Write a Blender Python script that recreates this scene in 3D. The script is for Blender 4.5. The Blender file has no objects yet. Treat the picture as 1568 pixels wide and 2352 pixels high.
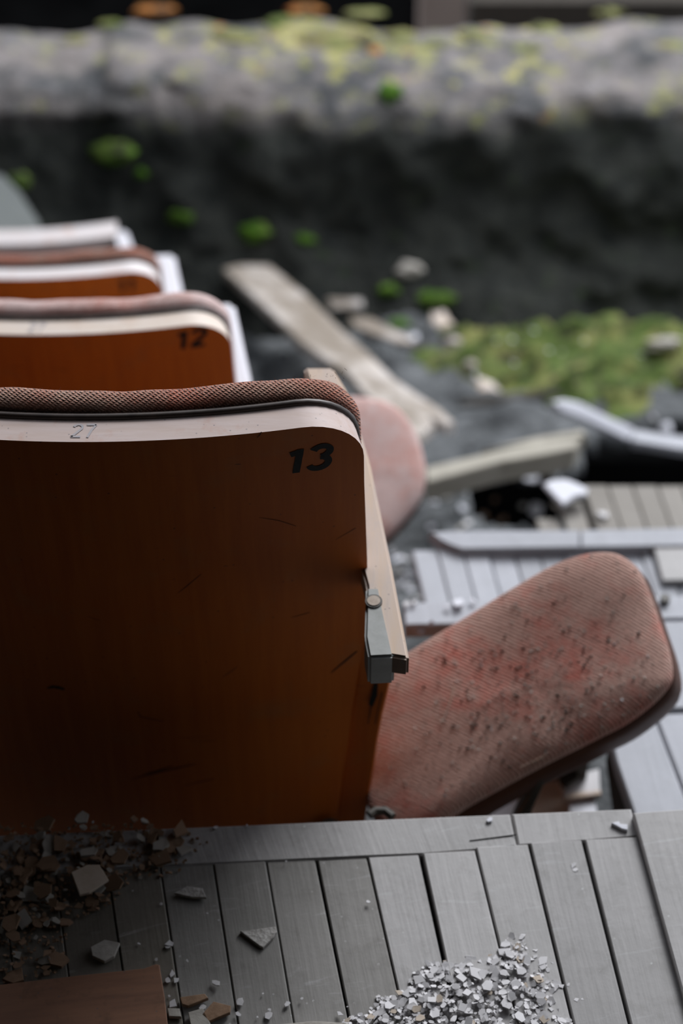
import bpy, bmesh, math, random
from mathutils import Vector, Matrix, noise
from mathutils.bvhtree import BVHTree
random.seed(7)
S = bpy.context.scene
COL = S.collection
R = math.radians

# ------------------------------------------------------------------ camera
F = 5000.0; CX = 784.0; CY = 1176.0; PITCH = R(47.0)
CAM = Vector((0, 0, 1.7))
cd = bpy.data.cameras.new('camera'); cam = bpy.data.objects.new('camera', cd); COL.objects.link(cam)
cam.location = CAM; cam.rotation_euler = (R(90) - PITCH, 0, 0)
cd.sensor_fit = 'VERTICAL'; cd.sensor_height = 36; cd.sensor_width = 24
cd.lens = F / 2352 * 36; cd.clip_start = .05; cd.clip_end = 100
cd.dof.use_dof = True; cd.dof.focus_distance = 1.83; cd.dof.aperture_fstop = 3.9
S.camera = cam

# ------------------------------------------------------------------ light
w = bpy.data.worlds.new('overcast_sky'); S.world = w; w.use_nodes = True
bg = w.node_tree.nodes['Background']; bg.inputs[0].default_value = (.85, .90, 1.0, 1); bg.inputs[1].default_value = 1.1
def area(name, loc, target, sx, sy, power, color):
    l = bpy.data.lights.new(name, 'AREA'); l.shape = 'RECTANGLE'; l.size = sx; l.size_y = sy
    l.energy = power; l.color = color
    o = bpy.data.objects.new(name, l); COL.objects.link(o); o.location = loc
    o.rotation_euler = (Vector(target) - Vector(loc)).to_track_quat('-Z', 'Y').to_euler()
    return o
area('broken_roof_daylight', (2.5, 7.2, 3.7), (.1, 1.6, -.3), 3.8, 2.8, 820, (.95, .97, 1.0))
S.view_settings.view_transform = 'Standard'; S.view_settings.look = 'None'
S.view_settings.exposure = 0.0; S.view_settings.gamma = 1.0; S.view_settings.use_curve_mapping = False
S.cycles.max_bounces = 6; S.cycles.diffuse_bounces = 3; S.cycles.use_denoising = True

# ------------------------------------------------------------------ pixel -> place
FW = Vector((0, math.cos(PITCH), -math.sin(PITCH))); UP = Vector((0, math.sin(PITCH), math.cos(PITCH)))
def ray(px, py): return FW + Vector((1, 0, 0)) * ((px - CX) / F) + UP * ((CY - py) / F)
def P(px, py, z=0.0):
    d = ray(px, py); return CAM + d * ((z - CAM.z) / d.z)
def PY(px, py, Y):
    d = ray(px, py); return CAM + d * (Y / d.y)
def PP(px, py, p0, n):
    d = ray(px, py); return CAM + d * ((p0 - CAM).dot(n) / d.dot(n))

# ------------------------------------------------------------------ materials
class NT:
    def __init__(s, name):
        s.m = bpy.data.materials.new(name); s.m.use_nodes = True
        s.t = s.m.node_tree; s.b = s.t.nodes['Principled BSDF']
        s.tc = s.t.nodes.new('ShaderNodeTexCoord')
        oi = s.t.nodes.new('ShaderNodeObjectInfo')
        s.rand = oi.outputs['Random']
    def link(s, a, b): s.t.links.new(a, b)
    def set(s, sock, v):
        if hasattr(v, 'is_output') or isinstance(v, bpy.types.NodeSocket): s.link(v, sock)
        else: sock.default_value = v
    def coords(s, scale=(1, 1, 1), shift=True, src='Object'):
        mp = s.t.nodes.new('ShaderNodeMapping'); mp.inputs['Scale'].default_value = scale
        v = s.tc.outputs[src]
        if shift:
            mul = s.math('MULTIPLY', s.rand, 37.0)
            add = s.t.nodes.new('ShaderNodeVectorMath'); add.operation = 'ADD'
            s.link(v, add.inputs[0]); s.link(mul, add.inputs[1]); v = add.outputs[0]
        s.link(v, mp.inputs['Vector']); return mp.outputs[0]
    def noise(s, scale, detail=4, rough=.55, vec=None, dist=0):
        n = s.t.nodes.new('ShaderNodeTexNoise'); n.inputs['Scale'].default_value = scale
        n.inputs['Detail'].default_value = detail; n.inputs['Roughness'].default_value = rough
        n.inputs['Distortion'].default_value = dist
        s.link(vec if vec is not None else s.coords(), n.inputs['Vector']); return n.outputs['Fac']
    def vor(s, scale, vec=None, feature='F1'):
        n = s.t.nodes.new('ShaderNodeTexVoronoi'); n.inputs['Scale'].default_value = scale; n.feature = feature
        s.link(vec if vec is not None else s.coords(), n.inputs['Vector']); return n.outputs['Distance']
    def math(s, op, a, b=0.0, c=0.0):
        n = s.t.nodes.new('ShaderNodeMath'); n.operation = op
        s.set(n.inputs[0], a); s.set(n.inputs[1], b)
        if len(n.inputs) > 2: s.set(n.inputs[2], c)
        return n.outputs[0]
    def ramp(s, f, stops):
        n = s.t.nodes.new('ShaderNodeValToRGB'); e = n.color_ramp.elements
        while len(e) < len(stops): e.new(.5)
        for el, (p, c) in zip(e, stops):
            el.position = p; el.color = (*c, 1) if len(c) == 3 else c
        s.link(f, n.inputs[0]); return n.outputs[0]
    def fac(s, f, lo, hi):
        n = s.t.nodes.new('ShaderNodeMapRange'); n.inputs['From Min'].default_value = lo; n.inputs['From Max'].default_value = hi
        s.link(f, n.inputs[0]); return n.outputs[0]
    def mix(s, f, a, b, mode='MIX'):
        n = s.t.nodes.new('ShaderNodeMix'); n.data_type = 'RGBA'; n.blend_type = mode
        s.set(n.inputs[0], f)
        for i, v in ((6, a), (7, b)):
            if isinstance(v, tuple): v = (*v, 1) if len(v) == 3 else v
            s.set(n.inputs[i], v)
        return n.outputs[2]
    def bump(s, h, strength, dist, prev=None):
        n = s.t.nodes.new('ShaderNodeBump'); n.inputs['Strength'].default_value = strength
        n.inputs['Distance'].default_value = dist; s.link(h, n.inputs['Height'])
        if prev is not None: s.link(prev, n.inputs['Normal'])
        return n.outputs[0]
    def done(s, color, rough=.8, normal=None, spec=.3):
        if isinstance(color, tuple): color = (*color, 1)
        s.set(s.b.inputs['Base Color'], color); s.set(s.b.inputs['Roughness'], rough)
        s.b.inputs['Specular IOR Level'].default_value = spec
        if normal is not None: s.link(normal, s.b.inputs['Normal'])
        return s.m

def mat_floor(name, c1, c2, dirt):
    n = NT(name)
    g = n.noise(1, 5, .6, n.coords((180, 9, 60)))
    g2 = n.noise(7, 4, .6)
    col = n.mix(n.fac(g2, .3, .75), c1, c2)
    col = n.mix(n.math('MULTIPLY', n.fac(g, .35, .8), .30), col, tuple(x * .62 for x in c1))
    fine = n.noise(45, 4, .7)
    col = n.mix(n.math('MULTIPLY', n.fac(fine, .52, .72), .38), col, dirt)
    scuff = n.noise(1, 3, .5, n.coords((14, 90, 20)), 1.5)
    col = n.mix(n.math('MULTIPLY', n.fac(scuff, .62, .74), .30), col, (.52, .52, .53))
    speck = n.vor(90)
    col = n.mix(n.math('MULTIPLY', n.fac(speck, .13, .07), n.math('MULTIPLY', n.fac(fine, .55, .6), .6)), col, (.6, .6, .6))
    col = n.mix(.22, col, n.ramp(n.rand, [(0, tuple(x * .6 for x in c1)), (1, tuple(min(1, x * 1.35) for x in c2))]))
    b = n.bump(g, .35, .0015); b = n.bump(fine, .3, .0012, b)
    return n.done(col, .62, b, .28)
M = {}
M['floor'] = mat_floor('grey_floor_paint', (.30, .29, .283), (.385, .37, .366), (.15, .145, .13))
M['floor_brown'] = mat_floor('worn_floor_wood', (.19, .17, .145), (.26, .24, .215), (.12, .105, .09))
M['floor_pale'] = mat_floor('pale_dusty_floor_paint', (.33, .335, .36), (.42, .425, .46), (.24, .24, .25))

def mat_lacquer(name, k):
    n = NT(name)
    grain = n.noise(1, 5, .65, n.coords((90, 20, 5), False))
    blot = n.noise(6, 3, .5, n.coords((1, 1, 1), False))
    col = n.mix(n.fac(grain, .3, .75), (.44 * k, .108 * k, .010), (.34 * k, .072 * k, .006))
    col = n.mix(n.math('MULTIPLY', n.fac(blot, .35, .75), .55), col, (.40 * k, .12 * k, .022))
    rub = n.noise(17, 4, .6, n.coords((1, 1, 1), False))
    col = n.mix(n.math('MULTIPLY', n.fac(rub, .55, .75), .35), col, (.36, .16, .06))
    sc = n.noise(1, 2, .5, n.coords((12, 12, 110), False), 2.2)
    scm = n.noise(9, 2, .5, n.coords((1, 1, 1), True))
    m_ = n.math('MULTIPLY', n.fac(sc, .70, .76), n.fac(scm, .52, .6))
    col = n.mix(n.math('MULTIPLY', m_, .85), col, (.03, .012, .006))
    sp = n.vor(55, n.coords((1, 1, 1), True))
    col = n.mix(n.math('MULTIPLY', n.fac(sp, .07, .04), .6), col, (.04, .02, .012))
    b = n.bump(grain, .12, .0006); b = n.bump(sc, .1, .0006, b)
    return n.done(col, n.math('ADD', n.math('MULTIPLY', blot, .25), .42), b, .25)
M['lacquer'] = mat_lacquer('orange_brown_lacquered_plywood', 1.22)
M['lacquer_bright'] = mat_lacquer('bright_orange_lacquered_plywood', 1.5)
M['floor_half_shade'] = mat_floor('half_shaded_floor_paint', (.20, .192, .178), (.265, .252, .24), (.11, .10, .09))  # same paint toned down, half shade put into the colour
M['floor_soiled_shade'] = mat_floor('soiled_shaded_floor_paint', (.115, .10, .082), (.19, .175, .15), (.05, .04, .03))  # dirt film and the shade at left, both put into the colour

def mat_pale_wood(name, a, b_, stain, ax='y', big=0):
    n = NT(name)
    g = n.noise(1, 4, .6, n.coords((16, 120, 120) if ax == 'x' else (120, 12, 60), False))
    s2 = n.noise(28, 4, .7)
    col = n.mix(n.fac(g, .3, .75), a, b_)
    if big: col = n.mix(n.fac(n.noise(big, 4, .65, n.coords((2.2, 1, 1), False)), .42, .62), tuple(x * .55 for x in a), col)
    col = n.mix(n.math('MULTIPLY', n.fac(g, .6, .8), .4), col, tuple(x * .5 for x in a))
    col = n.mix(n.math('MULTIPLY', n.fac(s2, .56, .72), .5), col, stain)
    sp = n.vor(120)
    col = n.mix(n.math('MULTIPLY', n.fac(sp, .12, .06), .55), col, (.10, .10, .11))
    return n.done(col, .6, n.bump(g, .25, .0008), .3)
M['rim'] = mat_pale_wood('bare_plywood_edge', (.44, .34, .30), (.50, .41, .39), (.42, .22, .15), 'x')
M['rim_white'] = mat_pale_wood('chipped_white_paint', (.56, .50, .48), (.62, .59, .60), (.48, .25, .16), 'x')
M['arm'] = mat_pale_wood('pale_armrest_wood', (.50, .37, .27), (.46, .38, .34), (.40, .34, .32))
M['arm_end'] = mat_pale_wood('shaded_end_grain', (.11, .06, .03), (.075, .035, .02), (.05, .03, .02))  # bare brown end, darkened in colour as an unlit face
M['arm_white'] = mat_pale_wood('flaking_white_armrest_paint', (.54, .53, .56), (.62, .60, .64), (.42, .36, .32))
M['weathered'] = mat_pale_wood('weathered_board_wood', (.36, .30, .24), (.52, .50, .50), (.22, .17, .12), 'y', 5)
M['olive_wood'] = mat_pale_wood('old_beam_wood', (.27, .25, .20), (.34, .31, .26), (.16, .14, .11))
M['brown_ply'] = mat_pale_wood('brown_stained_board', (.27, .135, .08), (.20, .10, .065), (.10, .055, .035))
M['white'] = mat_pale_wood('white_painted_plaster', (.56, .56, .60), (.62, .62, .67), (.6, .57, .55))
M['grey_sheet'] = mat_pale_wood('grey_sheet', (.10, .11, .105), (.14, .15, .145), (.09, .09, .085))

def mat_fabric(name, dust, red, dark, amt, k=1570.0, dustshift=0.0, rib=False):
    n = NT(name)
    c = n.t.nodes.new('ShaderNodeSeparateXYZ'); n.link(n.tc.outputs['Object'], c.inputs[0])
    yz = n.math('ADD', c.outputs[1], c.outputs[2])
    wob = n.math('MULTIPLY', n.noise(70, 3, .6), 5.0)
    u = n.math('ADD', n.math('MULTIPLY', n.math('ADD', c.outputs[0], yz), k), wob)
    v = n.math('ADD', n.math('MULTIPLY', n.math('SUBTRACT', c.outputs[0], yz), k * .62), wob)
    wv = n.math('MULTIPLY', n.math('ADD', n.math('SINE', u), 1.0), n.math('ADD', n.math('SINE', v), 1.0))
    if rib: wv = n.math('MULTIPLY', n.math('ADD', n.math('SINE', n.math('ADD', n.math('MULTIPLY', n.math('ADD', n.math('MULTIPLY', c.outputs[0], .75), c.outputs[1]), k), wob)), 1.0), 1.6)
    fz = n.noise(260, 4, .75)
    clump = n.noise(55, 5, .7); big = n.noise(11, 4, .6)
    f = n.fac(n.math('ADD', n.math('MULTIPLY', clump, .35), n.math('MULTIPLY', big, .65)), .42 - dustshift, .60 - dustshift)
    col = n.mix(n.math('MULTIPLY', f, amt), red, dust)
    col = n.mix(n.math('MULTIPLY', n.fac(wv, 1.1, .0), .62), col, dark)
    col = n.mix(n.math('MULTIPLY', n.fac(fz, .5, .8), .55), col, tuple(min(1, x * 1.5) for x in dust))
    soil = n.noise(95, 5, .75)
    col = n.mix(n.math('MULTIPLY', n.fac(soil, .60, .70), .6), col, (.10, .085, .07))
    b = n.bump(wv, .75, .0014); b = n.bump(fz, .6, .0012, b); b = n.bump(clump, .5, .003, b)
    n.b.inputs['Sheen Weight'].default_value = .25
    return n.done(col, .95, b, .1)
M['fabric'] = mat_fabric('rust_red_woven_wool', (.37, .225, .165), (.40, .12, .07), (.12, .055, .038), .97)
M['fabric_seat'] = mat_fabric('dusty_red_ribbed_wool', (.53, .335, .275), (.56, .145, .105), (.27, .12, .095), .97, 1500, .09, True)
M['fabric_pink'] = mat_fabric('faded_pink_wool', (.78, .60, .57), (.66, .28, .22), (.48, .30, .27), .97, 1570, .05)

def mat_simple(name, c1, c2, scale, rough=.7, bs=.3, bd=.002, spec=.3, metal=0):
    n = NT(name); a = n.noise(scale, 5, .65)
    col = n.mix(n.fac(a, .3, .72), c1, c2)
    n.b.inputs['Metallic'].default_value = metal
    return n.done(col, rough, n.bump(a, bs, bd), spec)
M['cord'] = mat_simple('dark_brown_piping', (.035, .026, .022), (.075, .055, .047), 60, .45, .2, .0005, .4)
M['metal'] = mat_simple('grey_painted_metal', (.24, .245, .23), (.34, .34, .33), 40, .55, .35, .0008, .35)
M['dark_metal'] = mat_simple('dark_steel', (.03, .027, .02), (.055, .045, .035), 60, .5, .3, .0005, .4)
M['bolt'] = mat_simple('tarnished_bolt', (.30, .23, .18), (.42, .35, .29), 300, .6, .4, .0004)
M['shell'] = mat_simple('dark_brown_shell_lacquer', (.050, .016, .007), (.085, .028, .011), 12, .5)
M['dark_wood'] = mat_simple('dark_stained_wood', (.035, .030, .024), (.060, .05, .04), 30)
M['ink'] = mat_simple('worn_black_stencil_ink', (.006, .007, .006), (.016, .016, .014), 160, .7, .1, .0003)
M['ink_brown'] = mat_simple('dark_brown_scratch', (.030, .010, .005), (.06, .02, .008), 120, .7, .1, .0003)
M['ink_blue'] = mat_simple('faded_blue_ink', (.33, .33, .36), (.42, .36, .35), 200, .8, .1, .0003)
M['plaster'] = mat_simple('pale_grey_paint_flakes', (.48, .47, .475), (.64, .62, .63), 60, .95, .3, .0006, .08)
M['plaster_warm'] = mat_simple('yellowed_plaster', (.46, .38, .30), (.58, .50, .42), 50, .85, .6, .001)
M['beige2'] = mat_simple('pale_grey_sheet', (.62, .62, .64), (.74, .74, .78), 10)
M['beige'] = mat_simple('bare_beige_board', (.66, .48, .36), (.80, .68, .58), 14, .8, .2, .001)
M['rubble'] = mat_simple('brown_dusty_rubble', (.17, .10, .06), (.31, .20, .13), 70, .9, .6, .0015)
M['rubble_grey'] = mat_simple('grey_rubble', (.30, .28, .25), (.45, .42, .38), 70, .9, .6, .0015)
M['fibre'] = mat_simple('grey_fibreboard', (.28, .26, .24), (.52, .50, .48), 210, .95, .9, .002)
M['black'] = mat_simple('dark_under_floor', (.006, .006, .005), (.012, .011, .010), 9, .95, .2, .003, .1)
M['void'] = mat_simple('shade_black_hall_floor', (.002, .002, .002), (.005, .005, .005), 3, 1, .2, .003, 0)  # near-black colour stands in for the darkness of the void
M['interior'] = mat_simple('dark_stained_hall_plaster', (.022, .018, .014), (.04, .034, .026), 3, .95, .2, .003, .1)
M['felt'] = mat_simple('rotten_black_roofing_felt', (.020, .023, .023), (.075, .080, .082), 13, .75, .9, .02, .35)
M['felt2'] = mat_simple('grey_black_debris_soil', (.022, .025, .026), (.125, .13, .135), 16, .8, .9, .015, .3)
M['pier'] = mat_simple('pinkish_old_plaster', (.40, .31, .27), (.50, .40, .35), 8, .9, .3, .004)
M['stone'] = mat_simple('ochre_plaster_lump', (.36, .27, .19), (.56, .52, .50), 30, .9, .5, .003)

def mat_moss(name, a, b_, c_):
    n = NT(name); t = n.noise(26, 5, .7); u = n.noise(9, 3, .6); f = n.noise(170, 3, .7)
    col = n.mix(n.fac(t, .3, .7), a, b_); col = n.mix(n.math('MULTIPLY', n.fac(u, .45, .62), .85), col, c_)
    col = n.mix(n.math('MULTIPLY', n.fac(f, .5, .7), .4), col, tuple(x * .35 for x in a))
    g = n.noise(17, 5, .75, n.coords((1, 1, 1.3), True)); col = n.mix(n.math('MULTIPLY', n.fac(g, .50, .62), .9), col, (.035, .034, .026))
    return n.done(col, .95, n.bump(f, .9, .006), .1)
M['moss'] = mat_moss('bright_green_moss', (.060, .095, .026), (.115, .155, .045), (.23, .225, .085))
M['moss_dark'] = mat_moss('deep_green_moss', (.045, .11, .012), (.09, .19, .02), (.12, .17, .04))
M['moss_yellow'] = mat_moss('yellow_green_moss', (.16, .18, .065), (.24, .25, .10), (.25, .21, .11))
M['lichen'] = mat_moss('orange_lichen', (.40, .14, .035), (.34, .20, .07), (.42, .12, .03))

def mat_ledge():
    n = NT('mossy_felt_parapet')
    gm = n.t.nodes.new('ShaderNodeAttribute'); gm.attribute_name = 'ledge'
    a = n.noise(7, 5, .65); b_ = n.noise(22, 5, .7); c = n.noise(60, 4, .7)
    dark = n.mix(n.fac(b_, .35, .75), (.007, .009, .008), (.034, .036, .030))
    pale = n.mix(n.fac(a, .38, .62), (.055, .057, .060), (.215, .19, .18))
    pale = n.mix(n.math('MULTIPLY', n.fac(b_, .5, .72), .6), pale, (.27, .255, .262))
    pale = n.mix(n.math('MULTIPLY', n.fac(c, .55, .75), .5), pale, (.06, .065, .065))
    e = n.noise(10.5, 4, .7, n.coords((1, 1, 1), True))
    pale = n.mix(n.math('MULTIPLY', n.fac(e, .57, .66), .65), pale, (.27, .27, .09))
    li = n.t.nodes.new('ShaderNodeAttribute'); li.attribute_name = 'lichen'
    s1 = n.noise(15, 5, .75, n.coords((1, 1, 1), True)); s2 = n.noise(8, 3, .6)
    lc = n.mix(n.fac(s2, .42, .62), (.20, .21, .06), (.36, .33, .13))
    lc = n.mix(n.fac(n.noise(13, 3, .6, n.coords((1.3, 1.3, 1.3), True)), .60, .66), lc, (.42, .15, .05))
    dark = n.mix(n.math('MULTIPLY', n.fac(s1, .60, .68), .5), dark, (.035, .06, .015))
    pale = n.mix(n.fac(n.math('ADD', s1, n.math('MULTIPLY', li.outputs['Fac'], .16)), .62, .68), pale, lc)
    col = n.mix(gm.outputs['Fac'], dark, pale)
    b1 = n.bump(b_, .9, .02); b1 = n.bump(c, .6, .008, b1)
    return n.done(col, .8, b1, .25)
M['ledge'] = mat_ledge()

# ------------------------------------------------------------------ object helpers
def tag(o, label=None, cat=None, group=None, kind=None):
    if label: o['label'] = label
    if cat: o['category'] = cat
    if group: o['group'] = group
    if kind: o['kind'] = kind
    return o
def link(name, me, mat, parent=None, smooth=False):
    if isinstance(me, bmesh.types.BMesh):
        bm = me; bmesh.ops.recalc_face_normals(bm, faces=bm.faces)
        me = bpy.data.meshes.new(name); bm.to_mesh(me); bm.free()
    o = bpy.data.objects.new(name, me); COL.objects.link(o)
    mats = mat if isinstance(mat, (list, tuple)) else [mat]
    if not len(me.materials):
        for m in mats: me.materials.append(m)
    if smooth:
        for p in me.polygons: p.use_smooth = True
    if parent: o.parent = parent
    return o
def empty(name, loc, rz=0):
    o = bpy.data.objects.new(name, None); COL.objects.link(o); o.location = loc; o.rotation_euler = (0, 0, rz)
    o.empty_display_size = .05; return o
def recenter(o):
    """move the origin of a top-level mesh to its middle"""
    me = o.data; c = sum((v.co for v in me.vertices), Vector()) / len(me.vertices)
    me.transform(Matrix.Translation(-c)); o.location = o.location + c; return o
def prism(poly, h, bevel=0.0, bm=None, down=Vector((0, 0, -1)), jit=0.0):
    bm = bm or bmesh.new()
    top = [bm.verts.new(p) for p in poly]; bot = [bm.verts.new(p + down * h) for p in poly]
    n = len(poly); f1 = bm.faces.new(top); f2 = bm.faces.new(bot[::-1])
    for i in range(n): bm.faces.new((top[i], bot[i], bot[(i + 1) % n], top[(i + 1) % n]))
    if bevel:
        bmesh.ops.recalc_face_normals(bm, faces=bm.faces)
        bmesh.ops.bevel(bm, geom=list(f1.edges), offset=bevel, segments=1, affect='EDGES')
    return bm
def box(bm, x0, x1, y0, y1, z0, z1):
    return prism([Vector((x0, y0, z1)), Vector((x1, y0, z1)), Vector((x1, y1, z1)), Vector((x0, y1, z1))], z1 - z0, 0, bm)
def tube(bm, pts, r, n=10, caps=True):
    rings = []
    for i, p in enumerate(pts):
        t = (pts[min(i + 1, len(pts) - 1)] - pts[max(i - 1, 0)]).normalized()
        a = t.cross(Vector((0, 0, 1)));  a = a if a.length > 1e-3 else t.cross(Vector((0, 1, 0)))
        a.normalize(); b = t.cross(a)
        rings.append([bm.verts.new(p + (a * math.cos(k / n * 6.2832) + b * math.sin(k / n * 6.2832)) * r) for k in range(n)])
    for q in range(len(rings) - 1):
        for k in range(n): bm.faces.new((rings[q][k], rings[q][(k + 1) % n], rings[q + 1][(k + 1) % n], rings[q + 1][k]))
    if caps: bm.faces.new(rings[0][::-1]); bm.faces.new(rings[-1])
    return bm
def board(name, pts, z, th, mat, parent=None, bevel=.0012):
    """flat board whose top face has the given outline (pixel corners laid onto the plane z)"""
    poly = [P(x, y, z) for x, y in pts]
    o = link(name, prism(poly, th, bevel), mat, parent)
    return align(o, poly[0], poly[-1])
def align(o, a, b):
    """give a piece local axes that follow it: +Y from b to a (so the grain runs along it)"""
    d = a - b
    ang = math.atan2(-d.x, d.y)
    me = o.data; c = sum((v.co for v in me.vertices), Vector()) / len(me.vertices)
    me.transform(Matrix.Translation(-c)); me.transform(Matrix.Rotation(-ang, 4, 'Z'))
    o.location = c; o.rotation_euler = (0, 0, ang); return o

# ------------------------------------------------------------------ setting: upper floor
floor = link('floor', box(bmesh.new(), -2.2, 2.2, -1.6, 1.10, -.12, -.028), M['black'])
tag(floor, kind='structure')
def floorline(p, q, y):                                            # x where a joint line meets pixel row y
    return p[0] + (q[0] - p[0]) / (q[1] - p[1]) * (y - p[1])
LINES = [((-545, 2020), (-570, 2352)), ((-425, 2018), (-440, 2352)), ((-305, 2016), (-308, 2352)), ((-185, 2014), (-178, 2352)), ((-65, 2012), (-46, 2352)), ((56, 2008), (87, 2352)), ((178, 2004), (221, 2352)),
         ((247, 2000), (292, 2300)), ((368, 1996), (414, 2300)),
         ((490.7, 1991.8), (539.7, 2309.5)), ((611.2, 1982), (672.5, 2340)), ((727, 1980), (796, 2317)),
         ((844, 1973), (916.6, 2290)), ((968, 1971.6), (1018.5, 2201)), ((1094, 1962), (1150, 2190)),
         ((1216, 1943), (1310.5, 2331)), ((1342, 1941), (1444.4, 2347)), ((1452, 1872), (1570, 2289))]
LINES[:7] = [((-607, 2026), (-640, 2300)), ((-485, 2026), (-472, 2300)), ((-363, 2022), (-345, 2300)), ((-241, 2018), (-215, 2300)), ((-119, 2014), (-89, 2300)), ((3, 2009), (38, 2300)), ((125, 2003), (165, 2300))]
GAP = [2, 2, 2, 2, 2, 2, 2, 3, 3, 3, 3, 7, 5, 12, 5, 8, 10]
ENDY = [2027, 2025, 2021, 2017, 2012, 2006, 2000, 1993, 1986, 1980, 1976, 1973, 1965.5, 1956, 1942, 1932, 1925]
LOW = 2760
for i in range(len(LINES) - 1):
    a, b = LINES[i], LINES[i + 1]
    gl, gr = GAP[i] / 2, GAP[i + 1] / 2 if i + 1 < len(GAP) else 3
    ty = ENDY[i]; 
    def X(l, y): return floorline(l[0], l[1], y)
    # wide gap only near the top for the joint with the dark hole
    gL0 = gl * (1.5 if i == 14 else 1); 
    z = random.uniform(-.0012, .0012) + (.003 if i >= 13 else 0)
    board('floor_plank', [(X(a, ty + 3) + gL0, ty + 3), (X(b, ty - 3) - gr, ty - 3), (X(b, LOW) - gr * .7, LOW), (X(a, LOW) + gl * .7, LOW)], z, .022, M['floor_soiled_shade'] if i < 8 else M['floor_half_shade'] if i < 12 else M['floor'], floor, .0010)  # board colours step darker to the left, painting in the shade
# raised wide board on the right and those beyond it
board('floor_plank', [(1453, 1866), (1720, 1846), (1900, 2760), (1700, 2760)], .011, .024, M['floor'], floor, .0015)
board('floor_plank', [(1722, 1846), (1990, 1830), (2180, 2760), (1903, 2760)], .010, .024, M['floor'], floor, .0015)
for k in range(3):
    a = 1992 + 270 * k
    board('floor_plank', [(a, 1830 - 12 * k), (a + 266, 1820 - 12 * k), (a + 480, 2760), (a + 192, 2760)], .008, .024, M['floor'], floor, .0015)
# nosing boards along the drop
board('nosing_board', [(-900, 1954), (-170, 1924), (-150, 2016), (-900, 2048)], 0, .03, M['floor'], floor, .002)
board('nosing_board', [(-168, 1924), (1171, 1868.5), (1187, 1944), (1094, 1953), (968, 1963), (845, 1968), (490, 1985), (-148, 2016)], .0005, .03, M['floor'], floor, .002)
board('nosing_board', [(1174, 1868), (1449, 1856.5), (1466, 1922), (1350, 1932), (1189, 1943)], .001, .03, M['floor'], floor, .002)
for o in floor.children:
    if o.name.startswith('nosing'):
        pass
crack = bmesh.new()
prism([P(1078, 1930, .0011), P(1185, 1916, .0011), P(1185, 1918.5, .0011), P(1078, 1931.5, .0011)], .0004, 0, crack)
tag(link('crack', crack, M['black'], floor), 'thin split along the nosing board')
riser = bmesh.new()
a, b = P(-900, 1956, -.03), P(2000, 1834, -.03)
n_ = Vector((0, -.02, 0))
prism([a + Vector((0, .004, 0)) + n_, b + Vector((0, .004, 0)) + n_, b + n_ * 2, a + n_ * 2], .6, 0, riser)
tag(link('trim_riser', riser, M['dark_wood']), kind='structure')

# tiers under the rows of seats
for k in range(1, 5):
    bm = bmesh.new()
    y0 = 1.20 + .68 * (k - 1) - (.06 if k == 1 else 0); z = -.5 * k
    xr = .13 - .155 * (k - 1) if k > 1 else .9
    prism([Vector((-2.4, y0 - .0, z)), Vector((xr, y0, z)), Vector((xr - .11, y0 + .69, z)), Vector((-2.4, y0 + .69, z))], .5, 0, bm)
    o = tag(link('floor_tier', bm, M['felt2']), kind='structure')

# ------------------------------------------------------------------ aisle steps
def deck(name, label, cat='steps'):
    o = empty(name, (0, 0, 0)); tag(o, label, cat); return o
stepA = deck('aisle_step', 'grey boarded aisle step just below the near floor edge, right of the tilted seat cushion')
stepA.location = P(1520, 1700, -.25)
def under(parent):
    bpy.context.view_layer.update()
    for o in COL.objects:
        if o.parent == parent and not o.get('_set'):
            o.matrix_parent_inverse = parent.matrix_world.inverted(); o['_set'] = 1
def bp(*a, **k): return board(*a, **k)
bp('step_board', [(1388, 1640), (1499, 1640), (1585, 1866), (1600, 1900), (1466, 1900), (1452, 1856), (1416, 1750)], -.25, .025, M['floor_pale'], stepA, .002)
bp('step_board', [(1504, 1640), (1720, 1630), (1830, 1900), (1606, 1900), (1590, 1866)], -.252, .025, M['floor_pale'], stepA, .002)
bp('step_board', [(1100, 1436), (1760, 1420), (1790, 1622), (1160, 1636)], -.25, .025, M['floor_pale'], stepA, .002)
bp('step_board', [(925, 1383), (1740, 1363), (1756, 1416), (1085, 1433), (930, 1436)], -.25, .022, M['floor_pale'], stepA, .002)
T0, T1 = P(1466, 1900, -.276), P(1400, 1690, -.276)
sb = bmesh.new()
V = [T0, T1, T1 + Vector((0, 0, -.05)), T0 + Vector((0, 0, -.15))]
W = [v + Vector((.02, .003, 0)) for v in V]
va = [sb.verts.new(v) for v in V]; vb = [sb.verts.new(v) for v in W]
sb.faces.new(va); sb.faces.new(vb[::-1])
for i in range(4): sb.faces.new((va[i], vb[i], vb[(i + 1) % 4], va[(i + 1) % 4]))
tag(link('side_board', sb, M['dark_wood'], stepA), 'dark tapering side board')
sb = bmesh.new(); box(sb, .46, .56, 1.36, 1.60, -.5, -.275); link('bearer', sb, M['dark_wood'], stepA)
sb = bmesh.new(); box(sb, .20, .30, 1.58, 1.67, -.5, -.273); link('bearer', sb, M['dark_wood'], stepA)
bm = bmesh.new(); c_ = P(1526, 1380, -.249)
for k in range(1):
    tube(bm, [c_, c_ + Vector((0, 0, .006))], .006, 8)
tag(link('nail_head', bm, M['dark_metal'], stepA), 'dark nail head')
under(stepA)

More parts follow.
